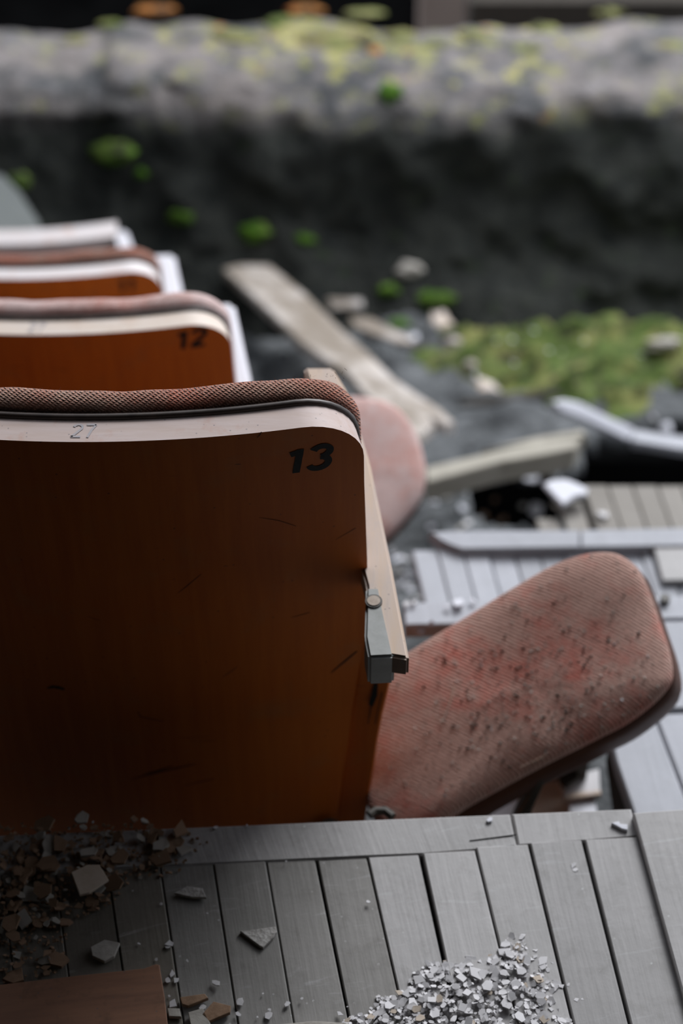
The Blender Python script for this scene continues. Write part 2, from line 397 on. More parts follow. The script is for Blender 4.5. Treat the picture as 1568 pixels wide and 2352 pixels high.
stepB = deck('aisle_step', 'pale grey planked step with a splintered front board, behind the tilted seat cushion')
stepB.location = P(1300, 1300, -.5)
def plank_row(parent, x0, y0, y1, n, sp, z, mat, far=None):
    """n planks whose far ends lie on pixel row y0, running towards row y1 in the floor's direction"""
    VPx, VPy = -397.0, -4186.0
    for k in range(n):
        a = x0 + sp * k; b = a + sp - 2.6
        dy = random.uniform(-1.5, 1.5)
        t = lambda x, y: VPx + (x - VPx) * (y - VPy) / (y0 - VPy)
        board('plank', [(a, y0 + dy), (b, y0 + dy), (t(b, y1), y1), (t(a, y1), y1)], z + random.uniform(-.002, .002), .02, mat, parent, .0015)
plank_row(stepB, 946, 1262, 1470, 12, 58, -.5, M['floor_pale'])
bp('front_board', [(986, 1221), (1040, 1218), (1330, 1216), (1331, 1257), (1060, 1261), (1030, 1250), (1008, 1238)], -.487, .02, M['floor_pale'], stepB, .002)
bp('front_board', [(1333, 1216), (1680, 1208), (1690, 1252), (1334, 1257)], -.487, .02, M['floor_pale'], stepB, .002)
bp('patch_board', [(1500, 1252), (1640, 1248), (1660, 1330), (1522, 1333)], -.490, .008, M['floor'], stepB, .001)
under(stepB)
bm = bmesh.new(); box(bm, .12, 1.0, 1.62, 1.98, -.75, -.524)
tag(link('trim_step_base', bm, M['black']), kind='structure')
stepC = deck('aisle_step', 'brownish planked step below, ending at the black hole')
stepC.location = P(1450, 1160, -.75)
plank_row(stepC, 1338, 1114, 1260, 6, 57, -.75, M['floor_brown'])
plank_row(stepC, 1281, 1150, 1260, 1, 56, -.75, M['floor_brown'])
plank_row(stepC, 1230, 1190, 1260, 1, 52, -.75, M['floor_brown'])
under(stepC)
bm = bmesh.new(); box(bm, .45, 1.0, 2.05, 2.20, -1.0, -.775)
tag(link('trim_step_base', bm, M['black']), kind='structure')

# ------------------------------------------------------------------ rubble slope below the rows, hollow on the right
def zslope(x, y):
    z = .1874 - .538 * y
    p = Vector((x * 3, y * 3, 0))
    fold = 1 - abs(noise.noise(Vector((x * 3.1 + y * 2.0, y * 6.5 - x * 3, 3)))) * 3.2
    z += .045 * noise.noise(p) + .055 * max(0, fold) ** 2 + .03 * noise.noise(Vector((x * 9, y * 9, 1))) + .016 * noise.noise(Vector((x * 22, y * 22, 7))) - .02
    return z
cav = [P(px, py, zz) for px, py, zz in ((1320, 990, -1.6), (1400, 976, -1.6), (1600, 1005, -1.6), (1900, 1010, -1.6))]
def in_hole(x, y):
    # hollow: region nearer than the torn lip on the right
    if (x - .34) ** 2 / .10 ** 2 + (y - 2.92) ** 2 / .13 ** 2 < 1 + .5 * noise.noise(Vector((x * 12, y * 12, 0))): return True
    if x < .44 + .03 * noise.noise(Vector((y * 9, 0, 0))) + max(0, y - 3.0) * .35: return False
    lip = 3.33 + .03 * noise.noise(Vector((x * 8, 1, 0))) - .02
    return y < lip
bm = bmesh.new(); NX, NY = 230, 140; G = {}
X0, X1, Y0, Y1 = -2.4, 2.4, 2.15, 4.75
for i in range(NX + 1):
    for j in range(NY + 1):
        x = X0 + (X1 - X0) * i / NX; y = Y0 + (Y1 - Y0) * j / NY
        G[i, j] = bm.verts.new((x, y, zslope(x, y)))
for i in range(NX):
    for j in range(NY):
        c = G[i, j].co
        if in_hole(c.x + .01, c.y + .01): continue
        bm.faces.new((G[i, j], G[i + 1, j], G[i + 1, j + 1], G[i, j + 1]))
bmesh.ops.delete(bm, geom=[v for v in bm.verts if not v.link_faces], context='VERTS')
ext = bmesh.ops.extrude_face_region(bm, geom=list(bm.faces))
for v in [g for g in ext['geom'] if isinstance(g, bmesh.types.BMVert)]: v.co.z -= .03
slope = tag(link('floor_rubble_slope', bm, M['felt2'], None, True), kind='structure')
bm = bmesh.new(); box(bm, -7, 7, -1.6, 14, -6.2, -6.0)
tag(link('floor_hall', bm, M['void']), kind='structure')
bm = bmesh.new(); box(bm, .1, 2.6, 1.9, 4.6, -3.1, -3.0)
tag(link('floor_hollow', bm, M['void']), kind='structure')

# parapet at the balcony front, wrapped in mossy roofing felt
prof = [(3.98, -2.20), (4.08, -2.08), (4.17, -2.01), (4.25, -1.95), (4.31, -1.89), (4.36, -1.82), (4.40, -1.75), (4.44, -1.68), (4.48, -1.62), (4.53, -1.590), (4.60, -1.585), (4.68, -1.583), (4.76, -1.585), (4.83, -1.60), (4.87, -1.64), (4.90, -1.75), (4.92, -2.0), (4.93, -2.5)]
fine = []
for (a, b) in zip(prof, prof[1:]):
    for k in range(5): fine.append((a[0] + (b[0] - a[0]) * k / 5, a[1] + (b[1] - a[1]) * k / 5))
fine.append(prof[-1])
bm = bmesh.new(); NX = 260; rows = []
lay = bm.verts.layers.float.new('ledge'); lay2 = bm.verts.layers.float.new('lichen')
for i in range(NX + 1):
    x = -2.2 + 4.4 * i / NX; r = []
    for j, (y, z) in enumerate(fine):
        p = Vector((x * 2.2, y * 4, z * 3)); q = Vector((x * 7, y * 9, z * 7)); s_ = Vector((x * 19, y * 20, z * 14))
        amp = .055 if z < -1.64 else .028
        dy = amp * noise.noise(p) + .035 * noise.noise(q) + .016 * noise.noise(s_)
        # sagging folds of felt running down the face
        fold = max(0, noise.noise(Vector((x * 5 + z * 2.5, 0, z * 1.2)))) * .05 * (1 if z < -1.64 else .2)
        dz = .016 * noise.noise(q + Vector((5, 5, 5))) + .02 * noise.noise(p + Vector((9, 1, 0)))
        v = bm.verts.new((x, y + dy - fold, z + dz - (.02 if x < -.6 else 0)))
        wob = .035 * noise.noise(Vector((x * 4, 2, 0))) + .03 * noise.noise(Vector((x * 13, 4, 0)))
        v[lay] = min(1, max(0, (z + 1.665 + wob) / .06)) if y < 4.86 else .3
        v[lay2] = math.exp(-((x + .08) / .38) ** 2) * min(1, max(.25, (y - 4.45) / .25)) + .35 * math.exp(-((x - .5) / .2) ** 2)
        r.append(v)
    rows.append(r)
for i in range(NX):
    for j in range(len(fine) - 1): bm.faces.new((rows[i][j], rows[i + 1][j], rows[i + 1][j + 1], rows[i][j + 1]))
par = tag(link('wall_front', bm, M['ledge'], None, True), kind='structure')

# pier beyond the parapet
bm = bmesh.new(); a, b = PY(962, 8, 6.0), PY(1068, 8, 6.0)
box(bm, a.x, b.x, 5.93, 6.05, -6.0, 2.6)
o = recenter(link('plaster_pier', bm, M['pier'])); tag(o, kind='structure')
o.name = 'trim_pier'
bm = bmesh.new(); a = PY(1080, 4, 6.4); box(bm, a.x, 3, 6.4, 6.6, a.z - .25, a.z); tag(link('trim_far_beam', bm, M['dark_wood']), kind='structure')

# unseen hall shell, shaped to keep the light to the broken roof in front and on the right
def shell(name, *dims):
    tag(link(name, box(bmesh.new(), *dims), M['interior']), kind='structure')
shell('ceiling_blocker', -2.6, 1.9, -1.8, 2.5, 2.45, 2.55)  # reach over the tiers set to darken the left floor
shell('wall_back', -2.6, 1.9, -1.8, -1.6, -6, 2.45)
shell('wall_right_blocker', 1.9, 2.0, -1.8, 1.08, -6, 2.55)  # added out of view to cut side light on the left floor
shell('wall_left', -2.6, -2.4, -1.6, 5, -6, 2.45)

# ------------------------------------------------------------------ ray picking on the built ground
def bvh(o):
    me = o.data; mw = o.matrix_world
    return BVHTree.FromPolygons([mw @ v.co for v in me.vertices], [tuple(p.vertices) for p in me.polygons])
bpy.context.view_layer.update()
TREES = [bvh(slope), bvh(par)] + [bvh(o) for o in COL.objects if o.type == 'MESH' and (o.name.startswith('floor_tier') or o.name.startswith('step_board') or o.name.startswith('plank'))]
def hit(px, py):
    d = ray(px, py).normalized(); best = None
    for t in TREES:
        loc, nor, idx, dist = t.ray_cast(CAM, d)
        if loc is not None and (best is None or dist < best[2]): best = (loc, nor, dist)
    if best is None: return P(px, py, -1.6), Vector((0, 0, 1)), 4.0
    if best[1].z < 0: best = (best[0], -best[1], best[2])
    return best

# ------------------------------------------------------------------ digits
def arc(cx, cz, rx, rz, a0, a1, n=14):
    return [(cx + rx * math.cos(R(a0 + (a1 - a0) * k / n)), cz + rz * math.sin(R(a0 + (a1 - a0) * k / n))) for k in range(n + 1)]
GLYPH = {  # strokes on a box 0..0.62 wide, 0..1 high
    '1': [[(.06, .80), (.30, .86), (.32, .86)], [(.31, .97), (.31, .66), (.31, .33), (.31, 0)]],
    '3': [arc(.30, .735, .24, .215, 158, -85) , arc(.30, .27, .26, .235, 88, -162)],
    '2': [arc(.30, .72, .24, .23, 165, -20, 12) + [(.40, .48), (.20, .22), (.06, .06)], [(.04, .06), (.3, .06), (.58, .06)]],
    '7': [[(.04, .94), (.3, .94), (.56, .94)], [(.56, .94), (.38, .55), (.26, 0)]],
}
def glyphs(text, h, surf, thick=.20, slant=.14, gap=.70, rise=0.0, wscale=1.0):
    """flat stencil print; surf maps (u, v) offsets in metres to a point"""
    bm = bmesh.new(); x0 = -gap * len(text) / 2
    for ch in text:
        for st in GLYPH[ch]:
            pts = []
            for (a, b) in zip(st, st[1:]):
                for k in range(3): pts.append((a[0] + (b[0] - a[0]) * k / 3, a[1] + (b[1] - a[1]) * k / 3))
            pts.append(st[-1]); prev = None
            for i, p in enumerate(pts):
                q0, q1 = pts[max(i - 1, 0)], pts[min(i + 1, len(pts) - 1)]
                tx, tz = q1[0] - q0[0], q1[1] - q0[1]; L = math.hypot(tx, tz) or 1
                nx, nz = -tz / L * thick / 2, tx / L * thick / 2
                wob = 1 + .10 * noise.noise(Vector((p[0] * 7, p[1] * 7, ord(ch))))
                pair = []
                for sgn in (-1, 1):
                    u = (p[0] + nx * sgn * wob + x0 + slant * p[1]) ; v = p[1] + nz * sgn * wob - .5 + rise * (p[0] + x0)
                    pair.append(bm.verts.new(surf(u * h * wscale, v * h)))
                if prev: bm.faces.new((prev[0], prev[1], pair[1], pair[0]))
                prev = pair
        x0 += gap * (.86 if ch == '1' else 1)
    return bm

# ------------------------------------------------------------------ theatre seats
HW, TOP, RC, TH, SAG = .233, .92, .052, .026, .028
def halfw(z, broken=0):
    d = TOP - z
    T = [(0, .2335), (.085, .2347), (.206, .2385), (.265, .2398), (.312, .2376), (.354, .2346), (.412, .2286), (.5, .2217), (.618, .2109), (.7, .203)]
    w_ = T[-1][1]
    for (a, wa), (b, wb) in zip(T, T[1:]):
        if a <= d <= b: w_ = wa + (wb - wa) * (d - a) / (b - a); break
    if d < RC: w_ -= RC - math.sqrt(max(0, RC * RC - (RC - d) ** 2))
    return w_
def yback(x, z): return SAG * (x / HW) ** 2 + (TOP - z) * .07 + .012 * math.sin(min(1, (TOP - z) / .6) * 3.1)
def zlist(z0, n1=9, n2=16):
    a = [TOP - RC * (1 - math.cos(k / n1 * math.pi / 2)) for k in range(n1 + 1)]
    return a + [TOP - RC - (TOP - RC - z0) * k / n2 for k in range(1, n2 + 1)]
def off_(x, z, d, ex=0): return Vector((x - d * 2 * SAG * x / HW ** 2, yback(x, z) + d, z))
def panel(parent, rim, z0=.25):
    bm = bmesh.new(); Z = zlist(z0); NU = 28; F_, B_ = [], []
    for z in Z:
        w_ = halfw(z); fr, bk = [], []
        for k in range(NU + 1):
            x = -w_ + 2 * w_ * k / NU; y = yback(x, z)
            bk.append(bm.verts.new((x, y, z))); fr.append(bm.verts.new(off_(x, z, TH)))
        F_.append(fr); B_.append(bk)
    for j in range(len(Z) - 1):
        for k in range(NU):
            bm.faces.new((B_[j][k], B_[j][k + 1], B_[j + 1][k + 1], B_[j + 1][k]))
            bm.faces.new((F_[j][k + 1], F_[j][k], F_[j + 1][k], F_[j + 1][k + 1]))
        for k in (0, NU):
            f = bm.faces.new((B_[j][k], F_[j][k], F_[j + 1][k], B_[j + 1][k])); f.material_index = 1 if Z[j] > TOP - .34 else 0
    for k in range(NU):
        f = bm.faces.new((B_[0][k], B_[0][k + 1], F_[0][k + 1], F_[0][k])); f.material_index = 1
        bm.faces.new((B_[-1][k], B_[-1][k + 1], F_[-1][k + 1], F_[-1][k]))
    o = link('back_panel', bm, [M['lacquer'] if parent is SEAT13 else M['lacquer_bright'], rim], parent)
    for p in o.data.polygons: p.use_smooth = p.material_index == 0 or len(p.vertices) == 4
    o.data.set_sharp_from_angle(angle=R(40)) if hasattr(o.data, 'set_sharp_from_angle') else None
    return o
def outline(off=0.0, z0=.30, n=40):
    """closed outline (x, z) of the padded area, going over the top"""
    Z = zlist(z0, 8, 10); right = [(halfw(z), z) for z in Z[1:]][::-1]; left = [(-halfw(z), z) for z in Z[1:]]
    wt = halfw(TOP); top = [(wt - 2 * wt * k / 22, TOP) for k in range(0, 23)]
    pts = right + top + left
    res = []
    for i, p in enumerate(pts):
        a, b = pts[max(i - 1, 0)], pts[min(i + 1, len(pts) - 1)]
        tx, tz = b[0] - a[0], b[1] - a[1]; L = math.hypot(tx, tz) or 1
        res.append((p[0] + tz / L * off, p[1] - tx / L * off))
    return res
def back_cushion(parent, mat, seed, thick=.040, torn=0):
    bm = bmesh.new(); rings = []
    levels = [(-.002, .0035), (.004, .007), (.0078, .013), (.009, .020), (.0072, .028), (.000, .034), (-.010, .038), (-.03, .040), (-.07, .041), (-.12, .041), (-.17, .041)]
    for off, dp in levels:
        ring = []
        for i, (x, z) in enumerate(outline(off, .36)):
            nz = .0016 * noise.noise(Vector((x * 40 + seed, z * 40, dp * 60))) + .0026 * noise.noise(Vector((x * 11, z * 11, seed)))
            q_ = off_(x, z, TH + dp * thick / .04 + nz); ring.append(bm.verts.new((q_.x, q_.y, z + nz * (1.3 if off > 0 else .5))))
        rings.append(ring)
    n = len(rings[0])
    for q in range(len(rings) - 1):
        for i in range(n - 1): bm.faces.new((rings[q][i], rings[q][i + 1], rings[q + 1][i + 1], rings[q + 1][i]))
        bm.faces.new((rings[q][-1], rings[q][0], rings[q + 1][0], rings[q + 1][-1]))
    bm.faces.new(rings[-1]); bm.faces.new(rings[0][::-1])
    o = link('back_cushion', bm, mat, parent, True)
    s_ = o.modifiers.new('soft', 'SUBSURF'); s_.levels = 1; s_.render_levels = 2
    return o
def piping(parent):
    bm = bmesh.new(); pts = [off_(x, z, TH + .0028) for x, z in outline(.0003, .45)]
    tube(bm, pts, .0034, 8); return link('piping', bm, M['cord'], parent, True)
def flat_loop(name, poly, th, mat, parent, rnd=.02, sag=.0, seed=0, smooth_lv=2, crown=.012):
    """a cushion: closed outline (3D, nearly planar), padded and rounded"""
    c = sum(poly, Vector()) / len(poly)
    n = Vector()
    for i in range(len(poly)):
        a, b = poly[i] - c, poly[(i + 1) % len(poly)] - c; n += a.cross(b)
    n.normalize();  n = n if n.z > 0 else -n
    bm = bmesh.new(); rings = []
    lv = [(.70, -th), (.93, -th), (.985, -th * .82), (1.0, -th * .55), (.992, -th * .28), (.965, -th * .10), (.92, -th * .01), (.80, crown * .6), (.55, crown), (.30, crown * 1.15)]
    for sc, h in lv:
        r = []
        for p in poly:
            q = c + (p - c) * sc + n * h
            q += n * (.0022 * noise.noise(q * 26 + Vector((seed, 0, 0))) + .004 * noise.noise(q * 9 + Vector((seed, 3, 0))))
            r.append(bm.verts.new(q))
        rings.append(r)
    m = len(poly)
    for q in range(len(rings) - 1):
        for i in range(m): bm.faces.new((rings[q][i], rings[q][(i + 1) % m], rings[q + 1][(i + 1) % m], rings[q + 1][i]))
    for r in (rings[0], rings[-1]):
        cv = bm.verts.new(sum((v.co for v in r), Vector()) / m)
        for i in range(m): bm.faces.new((r[i], r[(i + 1) % m], cv))
    o = link(name, bm, mat, None, True)
    s_ = o.modifiers.new('soft', 'SUBSURF'); s_.levels = 1; s_.render_levels = smooth_lv
    return o, n, c
def catmull(pts, k=4):
    out = []; n = len(pts)
    for i in range(n):
        p0, p1, p2, p3 = (Vector(pts[(i + j - 1) % n]) for j in range(4))
        for s in range(k):
            t = s / k
            out.append(.5 * ((2 * p1) + (-p0 + p2) * t + (2 * p0 - 5 * p1 + 4 * p2 - p3) * t * t + (-p0 + 3 * p1 - 3 * p2 + p3) * t ** 3))
    return out
def adopt(o, parent):
    bpy.context.view_layer.update(); o.parent = parent; o.matrix_parent_inverse = parent.matrix_world.inverted(); return o
def arm_prism(name, px, z, th, mat, parent, bevel=.003, drop=0.0):
    """armrest: four pixel corners on the plane z, far end pair first"""
    poly = [P(x, y, z) for x, y in px]
    bm = prism(poly, th); bmesh.ops.recalc_face_normals(bm, faces=bm.faces)
    bmesh.ops.bevel(bm, geom=list(bm.edges), offset=bevel, segments=3, affect='EDGES')
    o = link(name, bm, mat); 
    for p_ in o.data.polygons: p_.use_smooth = False
    recenter(o); return adopt(o, parent)

SEATS = []; SEAT13 = None
def make_seat(row, label, rim, fab):
    k = 13 - row
    loc = Vector((.018 - HW - .155 * k, 1.273 + .68 * k, -.5 * (k + 1)))
    root = empty('theatre_seat', loc); tag(root, label, 'seat', 'row-end theatre seats')
    global SEAT13
    if row == 13: SEAT13 = root
    piping(root); panel(root, rim) if row != 10 else None
    if row != 10: back_cushion(root, fab, row)
    bpy.context.view_layer.update()
    # legs under the back, standing on the tier
    for sx in (-1, 1):
        bm = bmesh.new(); x = sx * (HW - .03)
        tube(bm, [Vector((x, .045, .30)), Vector((x, .06, .15)), Vector((x, .07, .0))], .012, 8)
        link('leg', bm, M['dark_metal'], root)
    SEATS.append(root); return root
def print_back(root, text, px, py, h, ws=1.0):
    loc = root.location; z = TOP - .034
    # find the spot on the curved panel under the pixel
    for _ in range(12):
        Y = loc.y + yback(P(px, py, loc.z + z).x - loc.x, z); p = PY(px, py, Y); z = p.z - loc.z
    x = p.x - loc.x
    bm = glyphs(text, h, lambda u, v: Vector((x + u, yback(x + u, z + v) - .0005, z + v)), rise=.05, wscale=ws)
    o = link('row_number', bm, M['ink'], root); tag(o, 'black stencilled number ' + text); return o
def print_top(root, x):
    bm = glyphs('27', .016, lambda u, v: Vector((x + u, yback(x + u, TOP) + TH / 2 + v, TOP + .0004)), thick=.13, wscale=.95)
    tag(link('seat_number', bm, M['ink_blue'], root), 'faint blue number 27 on the top edge')

M['rim12'] = mat_pale_wood('peach_plywood_edge', (.56, .46, .38), (.60, .53, .48), (.50, .36, .27), 'x')
s13 = make_seat(13, 'nearest theatre seat, orange-brown back stencilled 13, rust wool padding and tilted dusty red seat cushion', M['rim'], M['fabric'])
print_back(s13, '13', 712, 1053, .033, .95); print_top(s13, .0)
def mark(root, pts, wpx=2.0, mat=None):
    out = []
    for i, (px, py) in enumerate(pts):
        z = .6
        for _ in range(10):
            p = PY(px, py, root.location.y + yback(P(px, py, root.location.z + z).x - root.location.x, z)); z = p.z - root.location.z
        out.append(Vector((p.x - root.location.x, 0, z)))
    bm = bmesh.new(); prev = None; n = len(out)
    for i, p in enumerate(out):
        t = (out[min(i + 1, n - 1)] - out[max(i - 1, 0)]).normalized(); nn = Vector((-t.z, 0, t.x)) * wpx / 5400 * (.25 + math.sin(3.14 * (i + .3) / n))
        pair = [bm.verts.new(Vector((q.x, yback(q.x, q.z) - .0004, q.z))) for q in (p - nn, p + nn)]
        if prev: bm.faces.new((prev[0], prev[1], pair[1], pair[0]))
        prev = pair
    return link('scratch', bm, mat or M['ink_brown'], root)
for pts, w_ in [([(316, 1634), (322, 1645), (345, 1650), (375, 1656)], 3), ([(108, 1580), (122, 1577), (135, 1579), (148, 1583)], 11), ([(300, 1790), (345, 1778), (400, 1765), (450, 1754)], 4), ([(330, 1778), (362, 1770), (395, 1758)], 3.5),
                ([(425, 1803), (460, 1795), (492, 1788)], 3), ([(408, 1362), (430, 1345), (462, 1318)], 1.6), ([(595, 1188), (640, 1195), (680, 1208)], 1.6), ([(760, 1545), (790, 1520), (820, 1495)], 5), ([(670, 1418), (690, 1412), (712, 1406)], 1.6),
                ([(200, 1415), (215, 1420), (230, 1424)], 1.4), ([(590, 1005), (597, 998), (600, 991)], 2), ([(770, 1240), (795, 1225), (818, 1212)], 1.4), ([(510, 1555), (530, 1542), (545, 1530)], 1.5)]:
    mark(s13, pts, w_)
s12 = make_seat(12, 'second theatre seat, orange back stencilled 12 under a pale top edge, pink seat cushion', M['rim12'], M['fabric_pink'])
print_back(s12, '12', 441, 777, .033, .92); print_top(s12, .0)
s11 = make_seat(11, 'third theatre seat, white-painted top edge and rust padding, mostly hidden behind the seat numbered 12', M['rim_white'], M['fabric'])
print_back(s11, '11', 294, 655, .031, .83)
s10 = make_seat(10, 'farthest theatre seat, white splintered top rail over an open black back frame', M['rim_white'], M['fabric'])

# farthest seat: only the splintered top rail and the frame are left
bm = bmesh.new()
NU = 40; Vt = []
for k in range(NU + 1):
    x = -HW + 2 * HW * k / NU; e = .052 if x < .11 - 0 else .03
    e = .034 + (.012 if x < .02 else 0) + .005 * noise.noise(Vector((x * 30, 0, 0)))
    if x > .19: e -= (x - .19) * .35
    y = yback(x, TOP); Vt.append([bm.verts.new((x, y, TOP - .0)), bm.verts.new((x, y + TH + .012, TOP + .006)), bm.verts.new((x, y + TH + .012, TOP - e)), bm.verts.new((x, y + .002, TOP - e))])
for k in range(NU):
    for j in range(4): bm.faces.new((Vt[k][j], Vt[k][(j + 1) % 4], Vt[k + 1][(j + 1) % 4], Vt[k + 1][j]))
bm.faces.new(Vt[0]); bm.faces.new(Vt[-1])
tag(link('top_rail', bm, M['rim_white'], s10), 'splintered white top rail')
bm = bmesh.new()
for x in (-.22, 0, .20):
    box(bm, x - .012, x + .012, .03, .05, .30, TOP - .03)
link('frame', bm, M['dark_wood'], s10)
bm = bmesh.new(); box(bm, -.22, .21, .055, .07, .35, TOP - .07); link('inner_board', bm, M['black'], s10)

# ---- seat 13: armrest, bracket, standard, hinge, cushion
arm = arm_prism('armrest', [(697, 842), (764, 842), (800, 900), (850, 1060), (898, 1290), (940, 1513), (850, 1498), (841, 1345), (790, 1150)], .20, .026, [M['arm'], M['arm_end']], s13, .0028)
for p_ in arm.data.polygons:
    if p_.normal.y < -.75: p_.material_index = 1  # near end faces get the colour with shade painted in
br = arm_prism('bracket', [(840, 1348), (873, 1348), (884, 1405), (907, 1507), (846, 1510), (837, 1462), (839, 1400)], .2012, .040, M['metal'], s13, .0025)
tag(br, 'grey painted metal bracket')
bm = bmesh.new(); c_ = P(858, 1381, .2018)
tube(bm, [c_ + Vector((0, 0, -.002)), c_ + Vector((0, 0, .0006))], .0078, 20); o = recenter(link('bolt_recess', bm, M['dark_metal'])); adopt(o, br)
bm = bmesh.new(); tube(bm, [c_ + Vector((0, 0, -.002)), c_ + Vector((0, 0, .0013))], .0060, 18); o = recenter(link('bolt', bm, M['bolt'])); adopt(o, br)
def standard13(root, mat):
    bm = bmesh.new(); prev = None
    for x, z, Y in [(.049, .165, 1.335), (.0485, .06, 1.338), (.0477, .0116, 1.34), (.042, -.0403, 1.345), (.0375, -.0904, 1.35), (.0345, -.142, 1.355), (.0305, -.1954, 1.36), (.0264, -.2521, 1.365), (.0203, -.3244, 1.37), (.018, -.5, 1.37)]:
        dp = .018 if z > .03 else .07
        q = [bm.verts.new(v) for v in ((x - .062, Y + .012, z), (x - .03, Y + .001, z), (x - .002, Y, z), (x, Y + .003, z), (x - .004, Y + dp, z), (x - .062, Y + dp, z))]
        if prev:
            for j in range(6): bm.faces.new((prev[j], prev[(j + 1) % 6], q[(j + 1) % 6], q[j]))
        else: bm.faces.new(q[::-1])
        prev = q
    bm.faces.new(prev)
    return adopt(recenter(link('side_support', bm, mat)), root)
def standard(root, X, Yb, ztop, zbot, wid, mat, depth=.055):
    bm = bmesh.new(); n = 14; prev = None
    for k in range(n + 1):
        t = k / n; z = ztop + (zbot - ztop) * t
        xr = X - .024 * t ** .8 + .004 * math.sin(t * 4) ; xl = xr - wid * (1 + .05 * t); y = Yb + .035 * t
        q = [bm.verts.new(v) for v in ((xl, y, z), (xr, y, z), (xr, y + depth, z), (xl, y + depth, z))]
        if prev:
            for j in range(4): bm.faces.new((prev[j], prev[(j + 1) % 4], q[(j + 1) % 4], q[j]))
        else: bm.faces.new(q[::-1])
        prev = q
    bm.faces.new(prev)
    return adopt(recenter(link('side_support', bm, mat)), root)
# back face plane of the support passes behind the bracket
standard13(s13, M['lacquer'])
bm = bmesh.new()
dr = [(858, 1572), (868, 1572), (866, 1600), (855, 1625), (846, 1618), (852, 1598)]
pp = [PY(x, y, 1.3385) for x, y in dr]; prism(pp, .0004, 0, bm, Vector((0, 1, 0)))
dr = [(850, 1622), (853, 1622), (846, 1664), (844, 1662)]; prism([PY(x, y, 1.3405) for x, y in dr], .0004, 0, bm, Vector((0, 1, 0)))
dr = [(876, 1590), (878, 1590), (862, 1664), (860, 1662)]; prism([PY(x, y, 1.3405) for x, y in dr], .0004, 0, bm, Vector((0, 1, 0)))
adopt(tag(link('paint_drip', bm, M['ink']), 'black drips below the bracket'), s13)

p0 = P(1000, 1870, -.18); pB = P(1400, 1265, -.02); pC = P(1555, 1560, -.05)
nn = (pB - p0).cross(pC - p0).normalized()
cp = [(1050, 1860), (1120, 1818), (1204, 1772), (1286, 1732), (1364, 1692), (1424, 1662), (1478, 1624), (1518, 1588), (1540, 1550), (1533, 1490), (1510, 1420), (1484, 1345), (1455, 1292), (1408, 1264), (1350, 1266),
      (1280, 1288), (1180, 1340), (1060, 1412), (950, 1482), (880, 1530), (838, 1620), (832, 1760), (838, 1860), (900, 1915), (980, 1905)]
poly = catmull([PP(x, y, p0, nn) for x, y in cp], 3)
cush, cn, cc = flat_loop('seat_cushion', poly, .020, M['fabric_seat'], s13, seed=2, crown=.006)
bpy.context.view_layer.update()
CT = BVHTree.FromPolygons([v.co.copy() for v in cush.data.vertices], [tuple(p.vertices) for p in cush.data.polygons])
me = cush.data; me.transform(Matrix.Translation(-cc)); cush.location = cc; adopt(cush, s13)
# wooden base under the cushion
def shell_under(poly, cc, cn, root, y0, h, mat):
    bm = bmesh.new(); rings = []
    for sc, d in ((.90, y0 - .004), (1.0, y0), (1.004, y0 + h * .35), (.992, y0 + h * .65), (.96, y0 + h * .9), (.90, y0 + h)):
        rings.append([bm.verts.new(cc + (p - cc) * sc - cn * d) for p in poly])
    m = len(poly)
    for q in range(len(rings) - 1):
        for i in range(m): bm.faces.new((rings[q][i], rings[q][(i + 1) % m], rings[q + 1][(i + 1) % m], rings[q + 1][i]))
    bm.faces.new(rings[0]); bm.faces.new(rings[-1])
    o = recenter(link('seat_shell', bm, mat, None, True)); tag(o, 'dark brown shell under the padding'); return adopt(o, root)
shell_under(poly, cc, cn, s13, .015, .060, M['shell'])
# crumbs on the cushion: nobody could count them
def flake_mesh(n, sx, sy, th, rough=.25):
    bm = bmesh.new(); pts = []
    for i in range(n):
        a = 6.2832 * (i + random.uniform(-.3, .3)) / n; r = 1 + random.uniform(-rough, rough)
        pts.append(Vector((math.cos(a) * sx * r, math.sin(a) * sy * r, th * random.uniform(.85, 1.15))))
    prism(pts, th, 0, bm); 
    for v in bm.verts: v.co.z += random.uniform(-.12, .12) * th
    return bm
def scatter_stuff(name, label, cat, spots, smin, smax, mat, parent=None, flat=.35):
    bm = bmesh.new()
    for p, n in spots:
        s = random.uniform(smin, smax); k = random.randint(4, 6)
        q = n.to_track_quat('Z', 'Y').to_matrix().to_4x4(); rz = Matrix.Rotation(random.uniform(0, 6.28), 4, 'Z')
        tl = Matrix.Rotation(random.uniform(-.4, .4), 4, 'X') @ Matrix.Rotation(random.uniform(-.4, .4), 4, 'Y')
        pts = []
        for i in range(k):
            a = 6.2832 * (i + random.uniform(-.3, .3)) / k; pts.append(Vector((math.cos(a) * s * random.uniform(.7, 1.2), math.sin(a) * s * .75, s * flat)))
        M_ = Matrix.Translation(p) @ q @ rz @ tl
        top = [bm.verts.new(M_ @ v) for v in pts]; bot = [bm.verts.new(M_ @ Vector((v.x, v.y, 0))) for v in pts]
        bm.faces.new(top); bm.faces.new(bot[::-1])
        for i in range(k): bm.faces.new((top[i], bot[i], bot[(i + 1) % k], top[(i + 1) % k]))
    o = link(name, bm, mat)
    if parent: adopt(o, parent); o['kind'] = 'stuff'
    else: tag(o, label, cat, None, 'stuff')
    return o
def on_cushion(n, region=None):
    out = []
    while len(out) < n:
        x, y = random.uniform(870, 1550), random.uniform(1270, 1860)
        dens = math.exp(-((x - 1230) / 190) ** 2 - ((y - 1600) / 120) ** 2) + .12
        if random.random() > dens: continue
        loc, nor, i_, d_ = CT.ray_cast(CAM, ray(x, y).normalized())
        if loc is not None:
            if nor.z < 0: nor = -nor
            if nor.z > .6: out.append((loc, nor))
    return out
scatter_stuff('dirt_crumbs', '', '', on_cushion(380), .0005, .0016, M['rubble_grey'], s13, .8)
